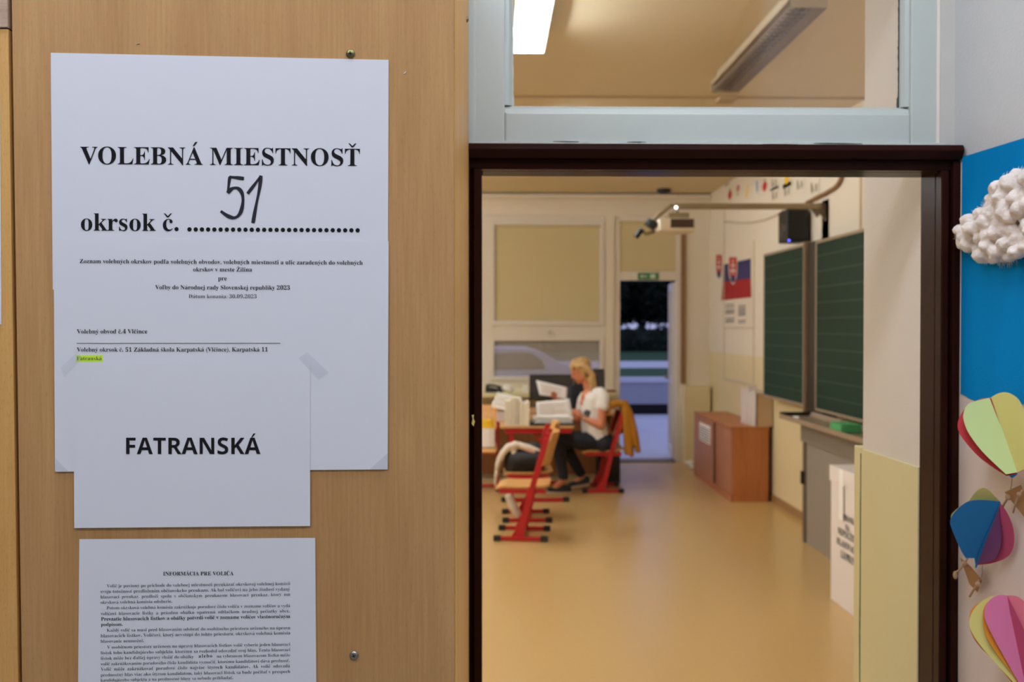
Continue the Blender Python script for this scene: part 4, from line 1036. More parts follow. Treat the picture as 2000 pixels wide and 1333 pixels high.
# ------------------------------------------------------------------ teacher desk, monitors, window ledge
e = empty('teacher_desk', (.6, 11.1, 0), 'brown wooden desk carrying the black monitors below the window', 'desk')
MB().box((-.35, 10.80, .70), (1.38, 11.5, .735)).build('worktop', M['desk_top'], e, bevel=.004)
MB().box((-.30, 10.9, .05), (1.30, 10.92, .70)).build('front_panel', M['desk_wood'], e)
for x in (-.33, 1.30): MB().box((x, 10.84, 0), (x + .03, 11.46, .70)).build('side_panel', M['desk_wood'], e)
def monitor(px0, py0, px1, py1, y, label, yaw=0):
    a = onY(px0, py0, y); b = onY(px1, py1, y); cx = (a.x + b.x) / 2; e = empty('monitor', (cx, y, .735), label, 'monitor', 'black monitors on the brown desk')
    R = Matrix.Rotation(math.radians(yaw), 3, 'Y')
    m = MB().box((a.x, y, b.z), (b.x, y + .035, a.z), R, (cx, y, b.z)); m.build('screen_housing', M['black_plastic'], e, bevel=.006)
    m = MB().box((a.x + .015, y - .001, b.z + .02), (b.x - .015, y + .001, a.z - .015), R, (cx, y, b.z)); m.build('screen', M['car_glass'], e)
    MB().box((cx - .04, y + .035, .745), (cx + .04, y + .06, (a.z + b.z) / 2)).build('stand', M['black_plastic'], e, bevel=.004)
    MB().box((cx - .13, y - .05, .736), (cx + .13, y + .14, .75)).build('base', M['black_plastic'], e, bevel=.004)
monitor(1034, 732, 1120, 781, 11.0, 'black monitor left of the woman\'s head', 0)
monitor(1122, 722, 1182, 766, 11.15, 'black monitor partly behind the woman\'s hair', -3)
c0 = onY(1121, 796, 10.88); m = MB(); zt = onY(1121, 750, 10.88).z
limb(m, [(c0.x - .02, 10.90, .80), (c0.x - .015, 10.90, zt - .05)], [.062, .05]); limb(m, [(c0.x + .03, 10.91, .80), (c0.x + .02, 10.91, zt - .07)], [.06, .05])
bg = blob(m, 'navy_bag', M['dark_navy'], None, .008, 6, lambda c, n: V((c.x, c.y, max(c.z, .737)))); tag(bg, 'dark navy bag standing on the brown desk between the monitors, behind the woman', 'bag')
pcx = onY(1210, 900, 10.62).x; e = empty('computer_tower', (pcx - .12, 10.67, 0), 'black computer tower on the floor behind the woman\'s chair', 'computer')
MB().box((pcx - .24, 10.56, .0), (pcx, 10.785, .40)).build('case', M['black_plastic'], e, bevel=.006); 
for i in range(2): MB().box((pcx - .20 + .11 * i, 10.557, .31), (pcx - .13 + .11 * i, 10.561, .355)).build('drive_cover', M['alu'], e)
# sill clutter
def sill(px, py): return onY(px, py, 11.85)
sz = s_z = onY(945, 766, 11.93).z
a = sill(966, 758); e = empty('desk_phone', (a.x, 11.85, sz), 'black telephone on the cream window sill', 'telephone')
MB().prism([(a.x - .11, 11.8, sz + .001), (a.x + .1, 11.8, sz + .001), (a.x + .1, 11.8, sz + .03), (a.x - .11, 11.8, sz + .07)], (0, .16, 0)).build('base', M['black_plastic'], e, bevel=.005)
MB().tube([(a.x - .1, 11.82, sz + .075), (a.x - .06, 11.82, sz + .09), (a.x + .03, 11.82, sz + .075), (a.x + .08, 11.82, sz + .05)], [.022, .014, .014, .022], 8).build('handset', M['black_plastic'], e, smooth=True)
a = sill(992, 753); m = MB().ball((a.x, 11.84, sz + .045), (.07, .05, .045), rot=Matrix.Rotation(.4, 3, 'Y')); tag(m.build('white_mug', M['doc'], smooth=True), 'small rounded white object beside the black telephone', 'mug')
for i, (px, w, h, mm, lab) in enumerate(((1013, .10, .035, 'envelope', 'flat cream box on the window sill right of the telephone'), (1026, .06, .075, 'doc', 'small white box on the sill left of the monitors'))):
    a = sill(px, 760); tag(MB().box((a.x - w / 2, 11.8, sz + .001), (a.x + w / 2, 11.95, sz + h)).build('small_box', M[mm], bevel=.004), lab, 'box')
a = onY(1192, 752, 11.85); tag(MB().box((a.x - .05, 11.8, sz + .001), (a.x + .06, 11.9, sz + .03)).build('small_tin', M['desk_wood'], bevel=.004), 'small brown tin on the sill beside the door post', 'tin')
# crumpled white thing by the cabinet
a = onY(1349, 915, 11.6); m = MB()
for k in range(9): m.ball((a.x + random.uniform(-.06, .06), 11.6 + random.uniform(-.05, .05), .03 + random.uniform(0, .05)), random.uniform(.02, .04), 8, 5)
tag(blob(m, 'crumpled_bag', M['doc'], None, .008, 3), 'small crumpled white bag on the floor left of the brown cabinet', 'bag')
# ------------------------------------------------------------------ bag and jackets on chairs
CY2 = ch1.location.y
def Q(px, py, dy=0): return onY(px, py, CY2 + dy)
m = MB(); limb(m, [Q(1000, 925), Q(1030, 930)], [.07, .07]); limb(m, [Q(1006, 892), Q(1042, 890)], [.105, .12]); limb(m, [Q(1010, 895, .16), Q(1046, 892, .16)], [.09, .11]); limb(m, [Q(1008, 898, -.13), Q(1046, 896, -.13)], [.09, .10]); limb(m, [Q(1010, 910, .1), Q(1040, 908, .1)], [.09, .09]); limb(m, [Q(1006, 908, -.1), Q(1044, 912, -.1)], [.10, .09]); limb(m, [Q(992, 935, -.12), Q(1012, 937, .1)], [.035, .035])
z_s = .430
def fit(co, n): co.z = max(co.z, z_s); return co
bg = blob(m, 'black_bag', M['leather'], None, .009, 8, fit); tag(bg, 'black leather bag slumped on the second chair from the doorway', 'bag')
hm = MB().tube([Q(1006, 880, -.1), Q(1012, 868, -.12), Q(1026, 866, -.12), Q(1036, 878, -.1)], .008, 8); hm.build('handle', M['leather'], bg, smooth=True)
m = MB()
for dy in (-.17, -.11, -.04, .04, .11):
    limb(m, [Q(1052, 882, dy), Q(1030, 874, dy), Q(1008, 869, dy), Q(993, 874, dy), Q(981, 888, dy), Q(974, 906 + 30 * dy, dy), Q(970, 924 + 40 * dy, dy)], [.022, .028, .03, .032, .03, .026, .018], 5)
limb(m, [Q(1004, 874, -.16), Q(1004, 890, -.17), Q(1002, 906, -.17)], [.03, .026, .016]); limb(m, [Q(970, 924, -.12), Q(967, 940, -.12), Q(968, 952, -.12)], [.018, .014, .008])
jk = blob(m, 'knitted_jacket', M['knit'], None, .009, 5, lambda c, n: c + n * (.006 * noise.noise(c * 26)))
tag(jk, 'cream knitted jacket draped over the black bag', 'jacket')
m = MB(); limb(m, [Q(1050, 888, -.19), Q(1034, 880, -.19), Q(1018, 875, -.18)], [.016, .02, .014]); blob(m, 'lining', M['lining'], jk, .007, 4)
m = MB()
for dy in (.0, .05, .10): limb(m, [Q(994, 972, dy), Q(1002, 990, dy), Q(1010, 1004, dy), Q(1012, 1014, dy)], [.035, .04, .034, .016], 5)
sc = blob(m, 'hanging_scarf', M['knit'], None, .009, 5, lambda c, n: c + n * (.006 * noise.noise(c * 30))); tag(sc, 'cream scarf hanging below the second chair seat', 'scarf')
m = MB()
for k in range(9): p = Q(1004 + 2 * k, 1011, .02 * (k % 4)); m.tube([p, p + V((.004, 0, -.045))], .003, 5)
m.build('fringe', M['metal_dark'], sc)
CY3 = ch3.location.y
def Q3(px, py, dy=0): return onY(px, py, CY3 + dy)
m = MB()
for i in range(9):
    dy = -.20 + .4 * i / 8; w = 3 * math.sin(i * 2.1)
    limb(m, [Q3(1186, 806, dy), Q3(1190, 794, dy), Q3(1203, 788, dy), Q3(1220, 789 + w * .3, dy), Q3(1230, 806, dy), Q3(1237 + w * .5, 836, dy), Q3(1243 + w * .6, 866, dy), Q3(1246 + w, 882, dy)], [.018, .026, .03, .032, .032, .03, .026, .018], 5)
    limb(m, [Q3(1218, 800, dy), Q3(1222, 840, dy), Q3(1224 + w * .5, 886 - abs(w), dy)], [.028, .03, .02], 6)
    limb(m, [Q3(1222, 796, dy), Q3(1229 + w * .3, 838, dy), Q3(1233 + w * .5, 888, dy)], [.03, .034, .024], 6)
ms = blob(m, 'mustard_jacket', M['mustard'], None, .010, 6, lambda c, n: c + n * (.012 * noise.noise(V((c.x * 16, c.y * 16, c.z * 5)))))
tag(ms, 'mustard yellow jacket hung over the back of the woman\'s chair', 'jacket')
# ------------------------------------------------------------------ the woman
WY = 10.12
def W(px, py, dy=0): return onY(px, py, WY + dy)
pe = empty('person', (W(1185, 880).x, WY, 0), 'woman with wavy blonde hair, white T-shirt and dark jeans sitting and reading papers', 'person')
hc = W(1134, 725); fw = V((-.90, 0, -.42)).normalized(); upv = V((-.42, 0, .90)).normalized(); sd = V((0, 1, 0))
RH = Matrix((fw, sd, upv)).transposed()
def H(f, s, u): return hc + fw * f + sd * s + upv * u
m = MB()
m.ball(H(-.012, 0, .025), (.092, .074, .092), 16, 12, RH)
limb(m, [H(.035, 0, .03), H(.045, 0, -.05), H(.05, 0, -.092)], [.058, .052, .028]); limb(m, [H(.0, .03, -.03), H(.02, .028, -.075)], [.04, .03]); limb(m, [H(.0, -.03, -.03), H(.02, -.028, -.075)], [.04, .03])
limb(m, [H(.084, 0, .018), H(.102, 0, -.022)], [.010, .013]); limb(m, [H(.098, .008, -.028), H(.098, -.008, -.028)], [.008, .008])
limb(m, [H(.078, .03, .022), H(.080, -.03, .022)], [.013, .013])
limb(m, [H(.084, .014, -.056), H(.088, 0, -.054), H(.084, -.014, -.056)], [.007, .009, .007]); limb(m, [H(.080, .012, -.067), H(.083, -.0, -.068), H(.080, -.012, -.067)], [.007, .008, .007])
m.ball(H(.068, 0, -.095), (.022, .024, .018), rot=RH)
for s in (-1, 1): m.ball(H(-.008, s * .074, -.002), (.018, .010, .030), 10, 8, RH)
nb_ = W(1152, 764)
limb(m, [H(-.03, 0, -.04), nb_], [.052, .056]); limb(m, [nb_, W(1142, 786)], [.06, .05]); m.ball(W(1143, 776), (.045, .07, .06))
sN, eN, wN, hN = W(1178, 772, -.165), W(1175, 832, -.20), W(1139, 817, -.13), W(1121, 804, -.13)
sF, eF, wF, hF = W(1142, 775, .16), W(1124, 822, .21), W(1098, 790, .13), W(1090, 781, .10)
limb(m, [nb_, sN], [.048, .046]); limb(m, [nb_, sF], [.048, .046])
def hand(wr, hd, tip_dir, side):
    d = (hd - wr).normalized(); n = V(side).normalized(); t = d.cross(n).normalized()
    m.ball(wr + d * .055, (.036, .036, .036), 8, 6); limb(m, [wr, wr + d * .05 + t * .0, wr + d * .08], [.025, .030, .028])
    for k, (o, l) in enumerate(((.026, .070), (.009, .080), (-.009, .074), (-.025, .058))):
        a = wr + d * .085 + t * o; b = a + d * l * .45 + V(tip_dir) * l * .18; c = b + d * l * .22 + V(tip_dir) * l * .32; e = c + d * l * .05 + V(tip_dir) * l * .30
        limb(m, [a, b, c, e], [.0105, .0098, .009, .0075], 4)
    a = wr + d * .035 + t * .030; b = a + t * .022 + d * .022 + n * .012; c = b + d * .03 + n * .008; limb(m, [a, b, c], [.013, .011, .009], 4)
for (s, e, w, h, tip, side) in ((sN, eN, wN, hN, (-.3, .8, -.3), (0, 1, 0)), (sF, eF, wF, hF, (-.5, -.5, .4), (0, -1, .3))):
    limb(m, [s, s.lerp(e, .5), e], [.046, .045, .040]); limb(m, [e, e.lerp(w, .35), w], [.040, .041, .026]); hand(w, h, tip, side)
hp = W(1180, 862)
limb(m, [nb_ + V((0, 0, -.06)), W(1160, 812), W(1170, 838), hp], [.09, .10, .105, .12])
# legs: near knee, far knee, ankles on the floor
kN, aN, tN = W(1090, 858, -.12), W(1101, 937, -.16), W(1083, 955, -.17)
kF, aF, tF = W(1094, 856, .10), W(1137, 930, .12), W(1122, 946, .13)
for s, (k, a, t) in ((-1, (kN, aN, tN)), (1, (kF, aF, tF))):
    hq = hp + V((0, s * .09, -.01)); limb(m, [hq, hq.lerp(k, .5), k], [.088, .078, .058]); limb(m, [k, k.lerp(a, .35), a], [.054, .055, .036]); limb(m, [a, a.lerp(t, .55), t], [.036, .034, .026])
body = blob(m, 'body', M['skin'], pe, .0055, 4)
# face details
q = MB()
for s in (-1, 1): q.ball(H(.078, s * .031, .004), (.008, .012, .006), 10, 6, RH)
q.build('eye', M['print'], body, smooth=True)
q = MB()
for s in (-1, 1): q.tube([H(.091, s * .016, .026), H(.090, s * .034, .030), H(.074, s * .05, .024)], .0035, 6)
q.build('eyebrow', M['hair'], body)
q = MB(); q.tube([H(.087, .018, -.060), H(.097, 0, -.058), H(.087, -.018, -.060)], [.003, .006, .003], 6); q.build('lips', M['lips'], body, smooth=True)
# T-shirt
m = MB()
limb(m, [W(1156, 786), W(1157, 812), W(1160, 836), W(1163, 850)], [.110, .124, .132, .122])
for s in (-1, 1):
    limb(m, [W(1158, 782, s * .08), W(1160, 812, s * .075), W(1166, 840, s * .075), W(1170, 854, s * .08)], [.09, .104, .116, .112])
limb(m, [W(1160, 770, -.05), W(1172, 768, -.13), W(1178, 776, -.162), W(1179, 793, -.178)], [.060, .062, .066, .062]); limb(m, [W(1152, 772, .06), W(1146, 774, .13), W(1140, 782, .165), W(1136, 796, .18)], [.060, .062, .066, .062])
def vneck(c, n): return c + n * (.005 * noise.noise(c * 18))
ts = blob(m, 'tshirt', [M['tshirt'], M['print'], M['skin']], pe, .007, 12, vneck)
me = ts.data; wl = pe.location
ct = W(1145, 806)
for p in me.polygons:
    c = p.center + wl; r = (c.x - ct.x) / .032, (c.z - ct.z) / .040
    if c.y < WY + .02 and r[0] ** 2 + r[1] ** 2 < 1 + .5 * noise.noise(c * 40): p.material_index = 1
    # deep V opening at the throat
    zt, zb = W(1140, 762).z, W(1137, 784).z; f = (c.z - zb) / (zt - zb)
    if f > 0 and c.x < W(1148, 770).x - .008 and abs(c.y - (WY - .01)) < .012 + .06 * min(f, 1.2): p.material_index = 2
# jeans
m = MB()
limb(m, [W(1176, 866, -.09), W(1176, 866, .09)], [.122, .122]); limb(m, [W(1168, 858, -.07), W(1168, 858, .07)], [.11, .11])
for s, (k, a) in ((-1, (kN, aN)), (1, (kF, aF))):
    hq = hp + V((0, s * .09, -.01)); limb(m, [hq, hq.lerp(k, .5), k], [.104, .092, .070]); limb(m, [k, k.lerp(a, .35), k.lerp(a, .93)], [.068, .068, .052])
blob(m, 'jeans', M['jeans'], pe, .008, 6, lambda c, n: c + n * (.004 * noise.noise(c * 22)))
for s, (a, t) in ((-1, (aN, tN)), (1, (aF, tF))):
    d = (t - a); hl = a + V((.045, 0, -.055)) ; toe = t + V((-.05, 0, -.012))
    if s == -1: hl.z = .03; toe.z = .028
    m = MB(); limb(m, [hl, hl.lerp(toe, .5), toe], [.036, .040, .030]); limb(m, [hl + V((0, 0, .02)), hl.lerp(toe, .4) + V((0, 0, .012))], [.034, .036])
    base = min(hl.z, toe.z) - .03
    sh = blob(m, 'shoe', M['shoe'], pe, .006, 4)
    dn = V((0, 0, -.028)); q = MB(); q.tube([hl + dn + V((.03, 0, 0)), hl.lerp(toe, .5) + dn, toe + dn + V((-.025, 0, .004))], [.022, .027, .02], 8)
    for i, v_ in enumerate(q.v):
        c = hl.lerp(toe, .5); q.v[i] = V((v_.x, c.y + (v_.y - c.y) * 1.5, v_.z))
    so = q.build('sole', M['sole'], sh, smooth=True)
q = MB(); d = (wN - eN).normalized(); q.tube([eN.lerp(wN, .90), eN.lerp(wN, .98)], .033, 14); q.build('bracelet', M['sole'], pe, smooth=True)
# hair
m = MB(); m.ball(H(-.030, 0, .045), (.100, .086, .088), 16, 12, RH)
rnd = random.Random(3)
for i in range(44):
    s = rnd.uniform(-1, 1); f0 = rnd.uniform(-.08, .03); p = H(f0, s * .075, .06 + .03 * (1 - abs(s))); pts = [p]; rs = [.020]
    L_ = rnd.uniform(.23, .33) ; n = 9; ph = rnd.uniform(0, 6)
    for k in range(1, n + 1):
        t = k / n; back = -.085 - .03 * (1 - abs(s)) + .02 * f0
        x = f0 + (back - f0) * min(1, t * 1.5); yy_ = s * (.085 + .015 * math.sin(ph + t * 8)); z = .07 - L_ * t
        c = H(x, yy_, .05) ; c = V((c.x + .016 * math.sin(ph + t * 11) + .05 * t, c.y, c.z - L_ * t)); pts.append(c); rs.append(.019 - .010 * t)
    limb(m, pts, rs, 3)
for k in range(7):      # near-side lock falling in front of the ear, swept fringe
    dy = -.075 - .008 * (k % 3); limb(m, [H(.045 - .01 * k, dy * .6, .095), H(.02 - .012 * k, dy * 1.05, .06), H(-.03 - .008 * k, dy * 1.18, .02), W(1154 + k, 733, dy * 1.25), W(1152 + k * 1.5, 745, dy * 1.2), W(1153 + 2 * k, 757, dy * 1.1)], [.018, .020, .020, .018, .016, .009], 4)
    limb(m, [H(.02, -.03 + .012 * k, .118), H(.065, -.05 + .014 * k, .088), H(.075, -.066 + .02 * k, .055)], [.02, .016, .009], 4)
blob(m, 'hair', M['hair'], pe, .005, 1, lambda c, n: c + n * (.006 * noise.noise(V((c.x * 110, c.y * 110, c.z * 22)))))
# ------------------------------------------------------------------ paper mural, cotton cloud and paper balloons on the hall side wall
def wp(px, py, off=.004): return onP(px, py, W0 + NW * off, NW)
mu = empty('paper_mural', wp(1950, 700), 'wall mural of blue sky paper over white paper on the right hall wall', 'mural')
tear = []; N = 26
for i in range(N + 1):
    px = 1876 + 330 * (i / N) ** 1.4; tear.append((px, (768, 770, 773, 778, 782, 785, 786, 784, 785, 788, 786, 788, 791, 789, 792, 796, 800, 804, 808, 806, 812, 816, 820, 818, 824, 828, 830)[min(i, 26)] + 2 * random.random()))
MB().prism([wp(1879, 307, .006), wp(2210, 205, .006)] + [wp(px, py, .006) for px, py in tear[::-1]], NW * -.0012).build('sky_paper', M['blue_paper'], mu)
MB().prism([wp(1872.5, 318, .0045), wp(2210, 201, .0045), wp(2210, 1700, .0045), wp(1871, 1600, .0045)], NW * -.0015).build('ground_paper', M['mural_white'], mu)
random.seed(11)
# cloud
OUT = [(1864, 452), (1880, 440), (1905, 418), (1926, 398), (1950, 372), (1960, 350), (1985, 335), (2010, 330), (2035, 350), (2040, 420), (2030, 480), (1995, 498), (1970, 512), (1955, 510), (1925, 508), (1905, 495), (1880, 478)]
def inside(x, y):
    c = False; n = len(OUT)
    for i in range(n):
        x1, y1 = OUT[i]; x2, y2 = OUT[i - 1]
        if (y1 > y) != (y2 > y) and x < (x2 - x1) * (y - y1) / (y2 - y1) + x1: c = not c
    return c
m = MB(); cnt = 0; rr = random.Random(5)
for i, (x, y) in enumerate(OUT):
    cx, cy = 1960, 430; d = math.hypot(x - cx, y - cy); x2 = x + (cx - x) / d * 10; y2 = y + (cy - y) / d * 10
    m.ball(wp(x2, y2, .028 if x < 1885 else .024), V((.012, .012, .010)) * rr.uniform(.85, 1.1), 12, 8)
while cnt < 120:
    x, y = rr.uniform(1870, 2035), rr.uniform(340, 505)
    if inside(x, y) and min(math.hypot(x - a, y - b) for a, b in OUT) > 9:
        m.ball(wp(x, y, .014 + rr.uniform(0, .024)), V((rr.uniform(.012, .021), rr.uniform(.012, .021), rr.uniform(.011, .018))), 12, 8); cnt += 1
for (x, y) in ((1900, 455), (1930, 440), (1960, 420), (1990, 400), (2015, 385), (1950, 470), (1985, 450), (2015, 440), (2000, 470), (1975, 480)): m.ball(wp(x, y, .016), (.022, .022, .024), 12, 8)
for k in range(16):
    x, y = rr.uniform(1885, 2030), rr.uniform(360, 495)
    if inside(x, y): limb(m, [wp(x, y, .008), wp(x, y, .02)], [.02, .018], 2)
def fluff(c, n): return c + n * (.0010 * noise.noise(c * 300) + .0028 * noise.noise(c * 95) + .004 * noise.noise(c * 45))
cl = blob(m, 'cotton_cloud', M['cotton'], None, .0020, 14, fluff); tag(cl, 'lumpy cotton-wool cloud glued on the blue mural paper', 'cloud')
q = MB()                              # loose wisps round the rim
for i in range(420):
    k = rr.randrange(len(OUT)); a, b = OUT[k], OUT[(k + 1) % len(OUT)]; t = rr.random(); x, y = a[0] + (b[0] - a[0]) * t, a[1] + (b[1] - a[1]) * t
    d = math.hypot(x - 1960, y - 430); u = ((x - 1960) / d, (y - 430) / d); l = rr.uniform(3, 11); sk = rr.uniform(-5, 5)
    q.tube([wp(x - u[0] * 8, y - u[1] * 8, .02), wp(x + u[0] * l * .4, y + u[1] * l * .4 + sk * .3, .018), wp(x + u[0] * l, y + u[1] * l + sk, .014)], [.0005, .00035, .0002], 4, False)
for i in range(900):
    x, y = rr.uniform(1866, 2035), rr.uniform(335, 510)
    if not inside(x, y): continue
    a_ = rr.uniform(0, 6.28); l = rr.uniform(4, 12); o_ = .036 + rr.uniform(-.010, .006); b_ = a_ + rr.uniform(-.9, .9)
    q.tube([wp(x, y, o_ - .004), wp(x + math.cos(a_) * l * .5, y + math.sin(a_) * l * .5, o_ + .002), wp(x + math.cos(b_) * l, y + math.sin(b_) * l, o_ - .003)], [.0003, .0003, .0002], 4, False)
q.build('wisp', M['cotton'], cl)['kind'] = 'stuff'
# balloons: folded paper flaps fanning out from a spine on the wall
def smooth(pts, n=6):
    out = []; N = len(pts)
    for i in range(N):
        p0, p1, p2, p3 = [V(pts[(i + j) % N][:2]) for j in (-1, 0, 1, 2)]
        sh1, sh2 = len(pts[i]) > 2, len(pts[(i + 1) % N]) > 2
        t1 = V((0, 0)) if sh1 else (p2 - p0) / 2; t2 = V((0, 0)) if sh2 else (p3 - p1) / 2
        for k in range(n):
            t = k / n; out.append(p1 * (2 * t ** 3 - 3 * t * t + 1) + t1 * (t ** 3 - 2 * t * t + t) + p2 * (-2 * t ** 3 + 3 * t * t) + t2 * (t ** 3 - t * t))
    return out
def flap(parent, name, mt, pts, spine, phi, off=0.0):
    (ax, ay), (bx, by) = spine; A = wp(ax, ay, .042 + off); Bq = wp(bx, by, .042 + off); s = (Bq - A).normalized()
    e = DW * math.cos(math.radians(phi)) + NW * math.sin(math.radians(phi)); e = (e - s * e.dot(s)).normalized(); n = s.cross(e).normalized()
    P = [onP(p.x, p.y, A, n) for p in smooth(pts)]
    return MB().prism(P, n * .0005).build(name, mt, parent)
def twine(parent, pts, off, r=.0012, knot=None):
    P = [wp(x, y, o) for (x, y), o in zip(pts, off)]; m = MB().tube(P, r, 8)
    if knot is not None: m.ball(P[knot], r * 2.6, 8, 6)
    return m.build('twine', M['twine'], parent, smooth=True)
def card(parent, pts, off, name='basket'):
    P = [wp(x, y, o) for (x, y), o in zip(pts, off)]; n = (P[1] - P[0]).cross(P[2] - P[0]).normalized(); return MB().prism(P, n * .0012).build(name, M['kraft'], parent)
S = 1        # marks a sharp corner
b1 = empty('paper_balloon', wp(1950, 850, .04), 'lime and yellow paper hot-air balloon with a red back flap, highest on the mural', 'paper balloon', 'folded paper balloons on the mural')
sp1 = ((1932, 776), (1990, 924))
flap(b1, 'flap', M['p_red'], [(1936, 778, S), (1917, 779), (1892, 791), (1878, 808), (1871, 825), (1872, 842), (1884, 862), (1910, 891), (1940, 914), (1966, 930, S), (1985, 926, S)], sp1, 128)
flap(b1, 'flap', M['p_lime'], [(1936, 777, S), (1912, 782), (1890, 791), (1882, 808), (1883, 824), (1893, 848), (1920, 884), (1965, 927, S), (1987, 923, S), (1965, 860)], sp1, 104)
flap(b1, 'flap', M['p_yellow'], [(1936, 777, S), (1950, 769), (1966, 767), (1982, 774), (1993, 786), (2003, 810), (2012, 850), (2005, 915, S), (1987, 923, S), (1962, 850)], sp1, -14)
flap(b1, 'flap', M['p_blue'], [(1970, 928, S), (1976, 934), (1984, 930), (1988, 925, S), (1978, 922)], sp1, -25)
twine(b1, [(1977, 930), (1976, 944), (1974, 956)], (.012, .016, .02), .0009)
bk = card(b1, [(1962, 962), (1993, 948), (2012, 985), (2003, 1014)], (.022, .018, .012, .016))
twine(b1, [(1968, 966), (1969, 972), (1961, 985), (1953, 1004)], (.026, .028, .026, .022), .0022, 1); twine(b1, [(1997, 958), (1990, 966), (1983, 986), (1979, 1002)], (.026, .028, .026, .022), .0016, 1)
b2 = empty('paper_balloon', wp(1920, 1030, .04), 'blue paper hot-air balloon with pink inner flaps and yellow top, in the middle', 'paper balloon', 'folded paper balloons on the mural')
sp2 = ((1953, 982), (1907, 1103))
flap(b2, 'flap', M['p_yellow'], [(1955, 983, S), (1944, 971), (1930, 957), (1918, 954), (1905, 962), (1890, 981), (1866, 997), (1857, 1014), (1870, 1050), (1905, 1080)], sp2, 135, -.004)
flap(b2, 'flap', M['p_mag'], [(1953, 983, S), (1966, 1000), (1978, 1028), (1981, 1055), (1976, 1078), (1962, 1092), (1936, 1101), (1908, 1104, S)], sp2, -28)
flap(b2, 'flap', M['p_purple'], [(1953, 985, S), (1953, 1010), (1956, 1050), (1951, 1078), (1940, 1094), (1909, 1103, S)], sp2, -12)
flap(b2, 'flap', M['p_blue'], [(1954, 981, S), (1930, 978), (1902, 978), (1884, 984), (1864, 1002), (1856, 1018), (1859, 1034), (1875, 1072), (1886, 1091, S), (1903, 1091, S), (1905, 1103, S), (1911, 1102)], sp2, 108)
flap(b2, 'flap', M['p_blue'], [(1954, 981, S), (1947, 1012), (1930, 1055), (1917, 1095), (1908, 1103, S), (1912, 1080), (1938, 1020)], sp2, 100, .0015)
bk = card(b2, [(1875, 1090), (1896, 1108), (1918, 1135), (1908, 1157), (1893, 1141), (1885, 1118)], (.03, .026, .02, .018, .022, .026))
twine(b2, [(1890, 1090), (1884, 1102), (1876, 1112), (1864, 1121)], (.03, .034, .036, .036), .0020, 1); m = MB().ball(wp(1866, 1124, .036), (.005, .005, .0085), 8, 6); m.build('twine_end', M['twine'], b2, smooth=True)
twine(b2, [(1912, 1132), (1910, 1142), (1902, 1152), (1894, 1166)], (.022, .026, .026, .024), .0022, 1); twine(b2, [(1919, 1104), (1919, 1118), (1917, 1130)], (.012, .012, .016), .0009)
b3 = empty('paper_balloon', wp(1950, 1260, .04), 'pink paper hot-air balloon with yellow and orange flaps, lowest on the mural', 'paper balloon', 'folded paper balloons on the mural')
sp3 = ((1966, 1163), (2010, 1370))
flap(b3, 'flap', M['p_orange'], [(1966, 1163, S), (1940, 1165), (1915, 1176), (1897, 1192), (1893, 1215), (1897, 1238), (1912, 1262), (1945, 1296), (1985, 1345), (2010, 1370, S)], sp3, 140, -.002)
flap(b3, 'flap', M['p_yellow'], [(1966, 1163, S), (1938, 1165), (1915, 1177), (1899, 1196), (1893, 1218), (1900, 1240), (1920, 1268), (1950, 1302), (1985, 1340), (2010, 1370, S)], sp3, 126)
flap(b3, 'flap', M['p_orange'], [(1966, 1163, S), (1938, 1170), (1922, 1188), (1920, 1215), (1927, 1245), (1945, 1275), (1975, 1315), (2005, 1362, S)], sp3, 114)
flap(b3, 'flap', M['p_pink'], [(1968, 1164, S), (1950, 1163), (1934, 1172), (1924, 1190), (1925, 1212), (1940, 1245), (1962, 1285), (1990, 1335), (2010, 1370, S), (1985, 1255)], sp3, 102)
flap(b3, 'flap', M['p_rose'], [(1968, 1164, S), (1985, 1165), (2000, 1175), (2020, 1200), (2030, 1260), (2010, 1370, S), (1985, 1262)], sp3, -22)
flap(b3, 'flap', M['p_mag'], [(1968, 1166, S), (1985, 1200), (2006, 1250), (2020, 1330), (2010, 1370, S), (1984, 1255)], sp3, -10)
# ------------------------------------------------------------------ outside the back door
struct(MB().box((-30, YB + .27, -.2), (40, 19.0, -.005)).build('ground_paving', M['pavement']))
wt = onY(1260, 738, 19.0).z; wp_ = onY(1260, 790, 19.0).z
m = MB().box((-30, 19.0, wp_), (40, 19.25, wt - .09)); m.k = 1; m.box((-30, 18.96, wt - .09), (40, 19.3, wt)); m.k = 2; m.box((-30, 18.98, -.1), (40, 19.2, wp_))  # lowest black band is the shadow at the wall foot, painted as colour
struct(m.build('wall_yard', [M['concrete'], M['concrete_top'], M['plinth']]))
g1 = onZ(1260, 718, wt).y; g2 = onZ(1260, 705, wt).y
def gr(y0, y1, label, name='lawn'):
    m = MB(); n = 60
    m.box((-30, y0, wt - .3), (40, y1, wt - .02)); o = m.build(name, M['grass']); return struct(o)
gr(19.3, g1, ''); struct(MB().box((-30, g1, wt - .3), (40, g2, wt - .01)).build('path', M['pavement'])); gr(g2, 60, '')
struct(MB().box((-40, 60, -1), (60, 60.3, wt + .8)).build('wall_far', M['plinth']))
rr = random.Random(9)
def foliage(name, blobs, n, parent, size=.22):
    m = MB()
    for c, r in blobs:
        for k in range(n):
            while True:
                p = V((rr.uniform(-1, 1), rr.uniform(-1, 1), rr.uniform(-1, 1)))
                if .35 < p.length < 1: break
            q = V(c) + V((p.x * r[0], p.y * r[1], p.z * r[2])); a = V((rr.uniform(-1, 1), rr.uniform(-1, 1), rr.uniform(-1, 1))).normalized(); b = a.orthogonal().normalized(); s = size * rr.uniform(.6, 1.3)
            m.flat([q - a * s, q + b * s * .5, q + a * s, q - b * s * .5])
    return m.build(name, M['leaf'], parent, recalc=False)
HY = 41
hz = onY(1260, 632, HY).z
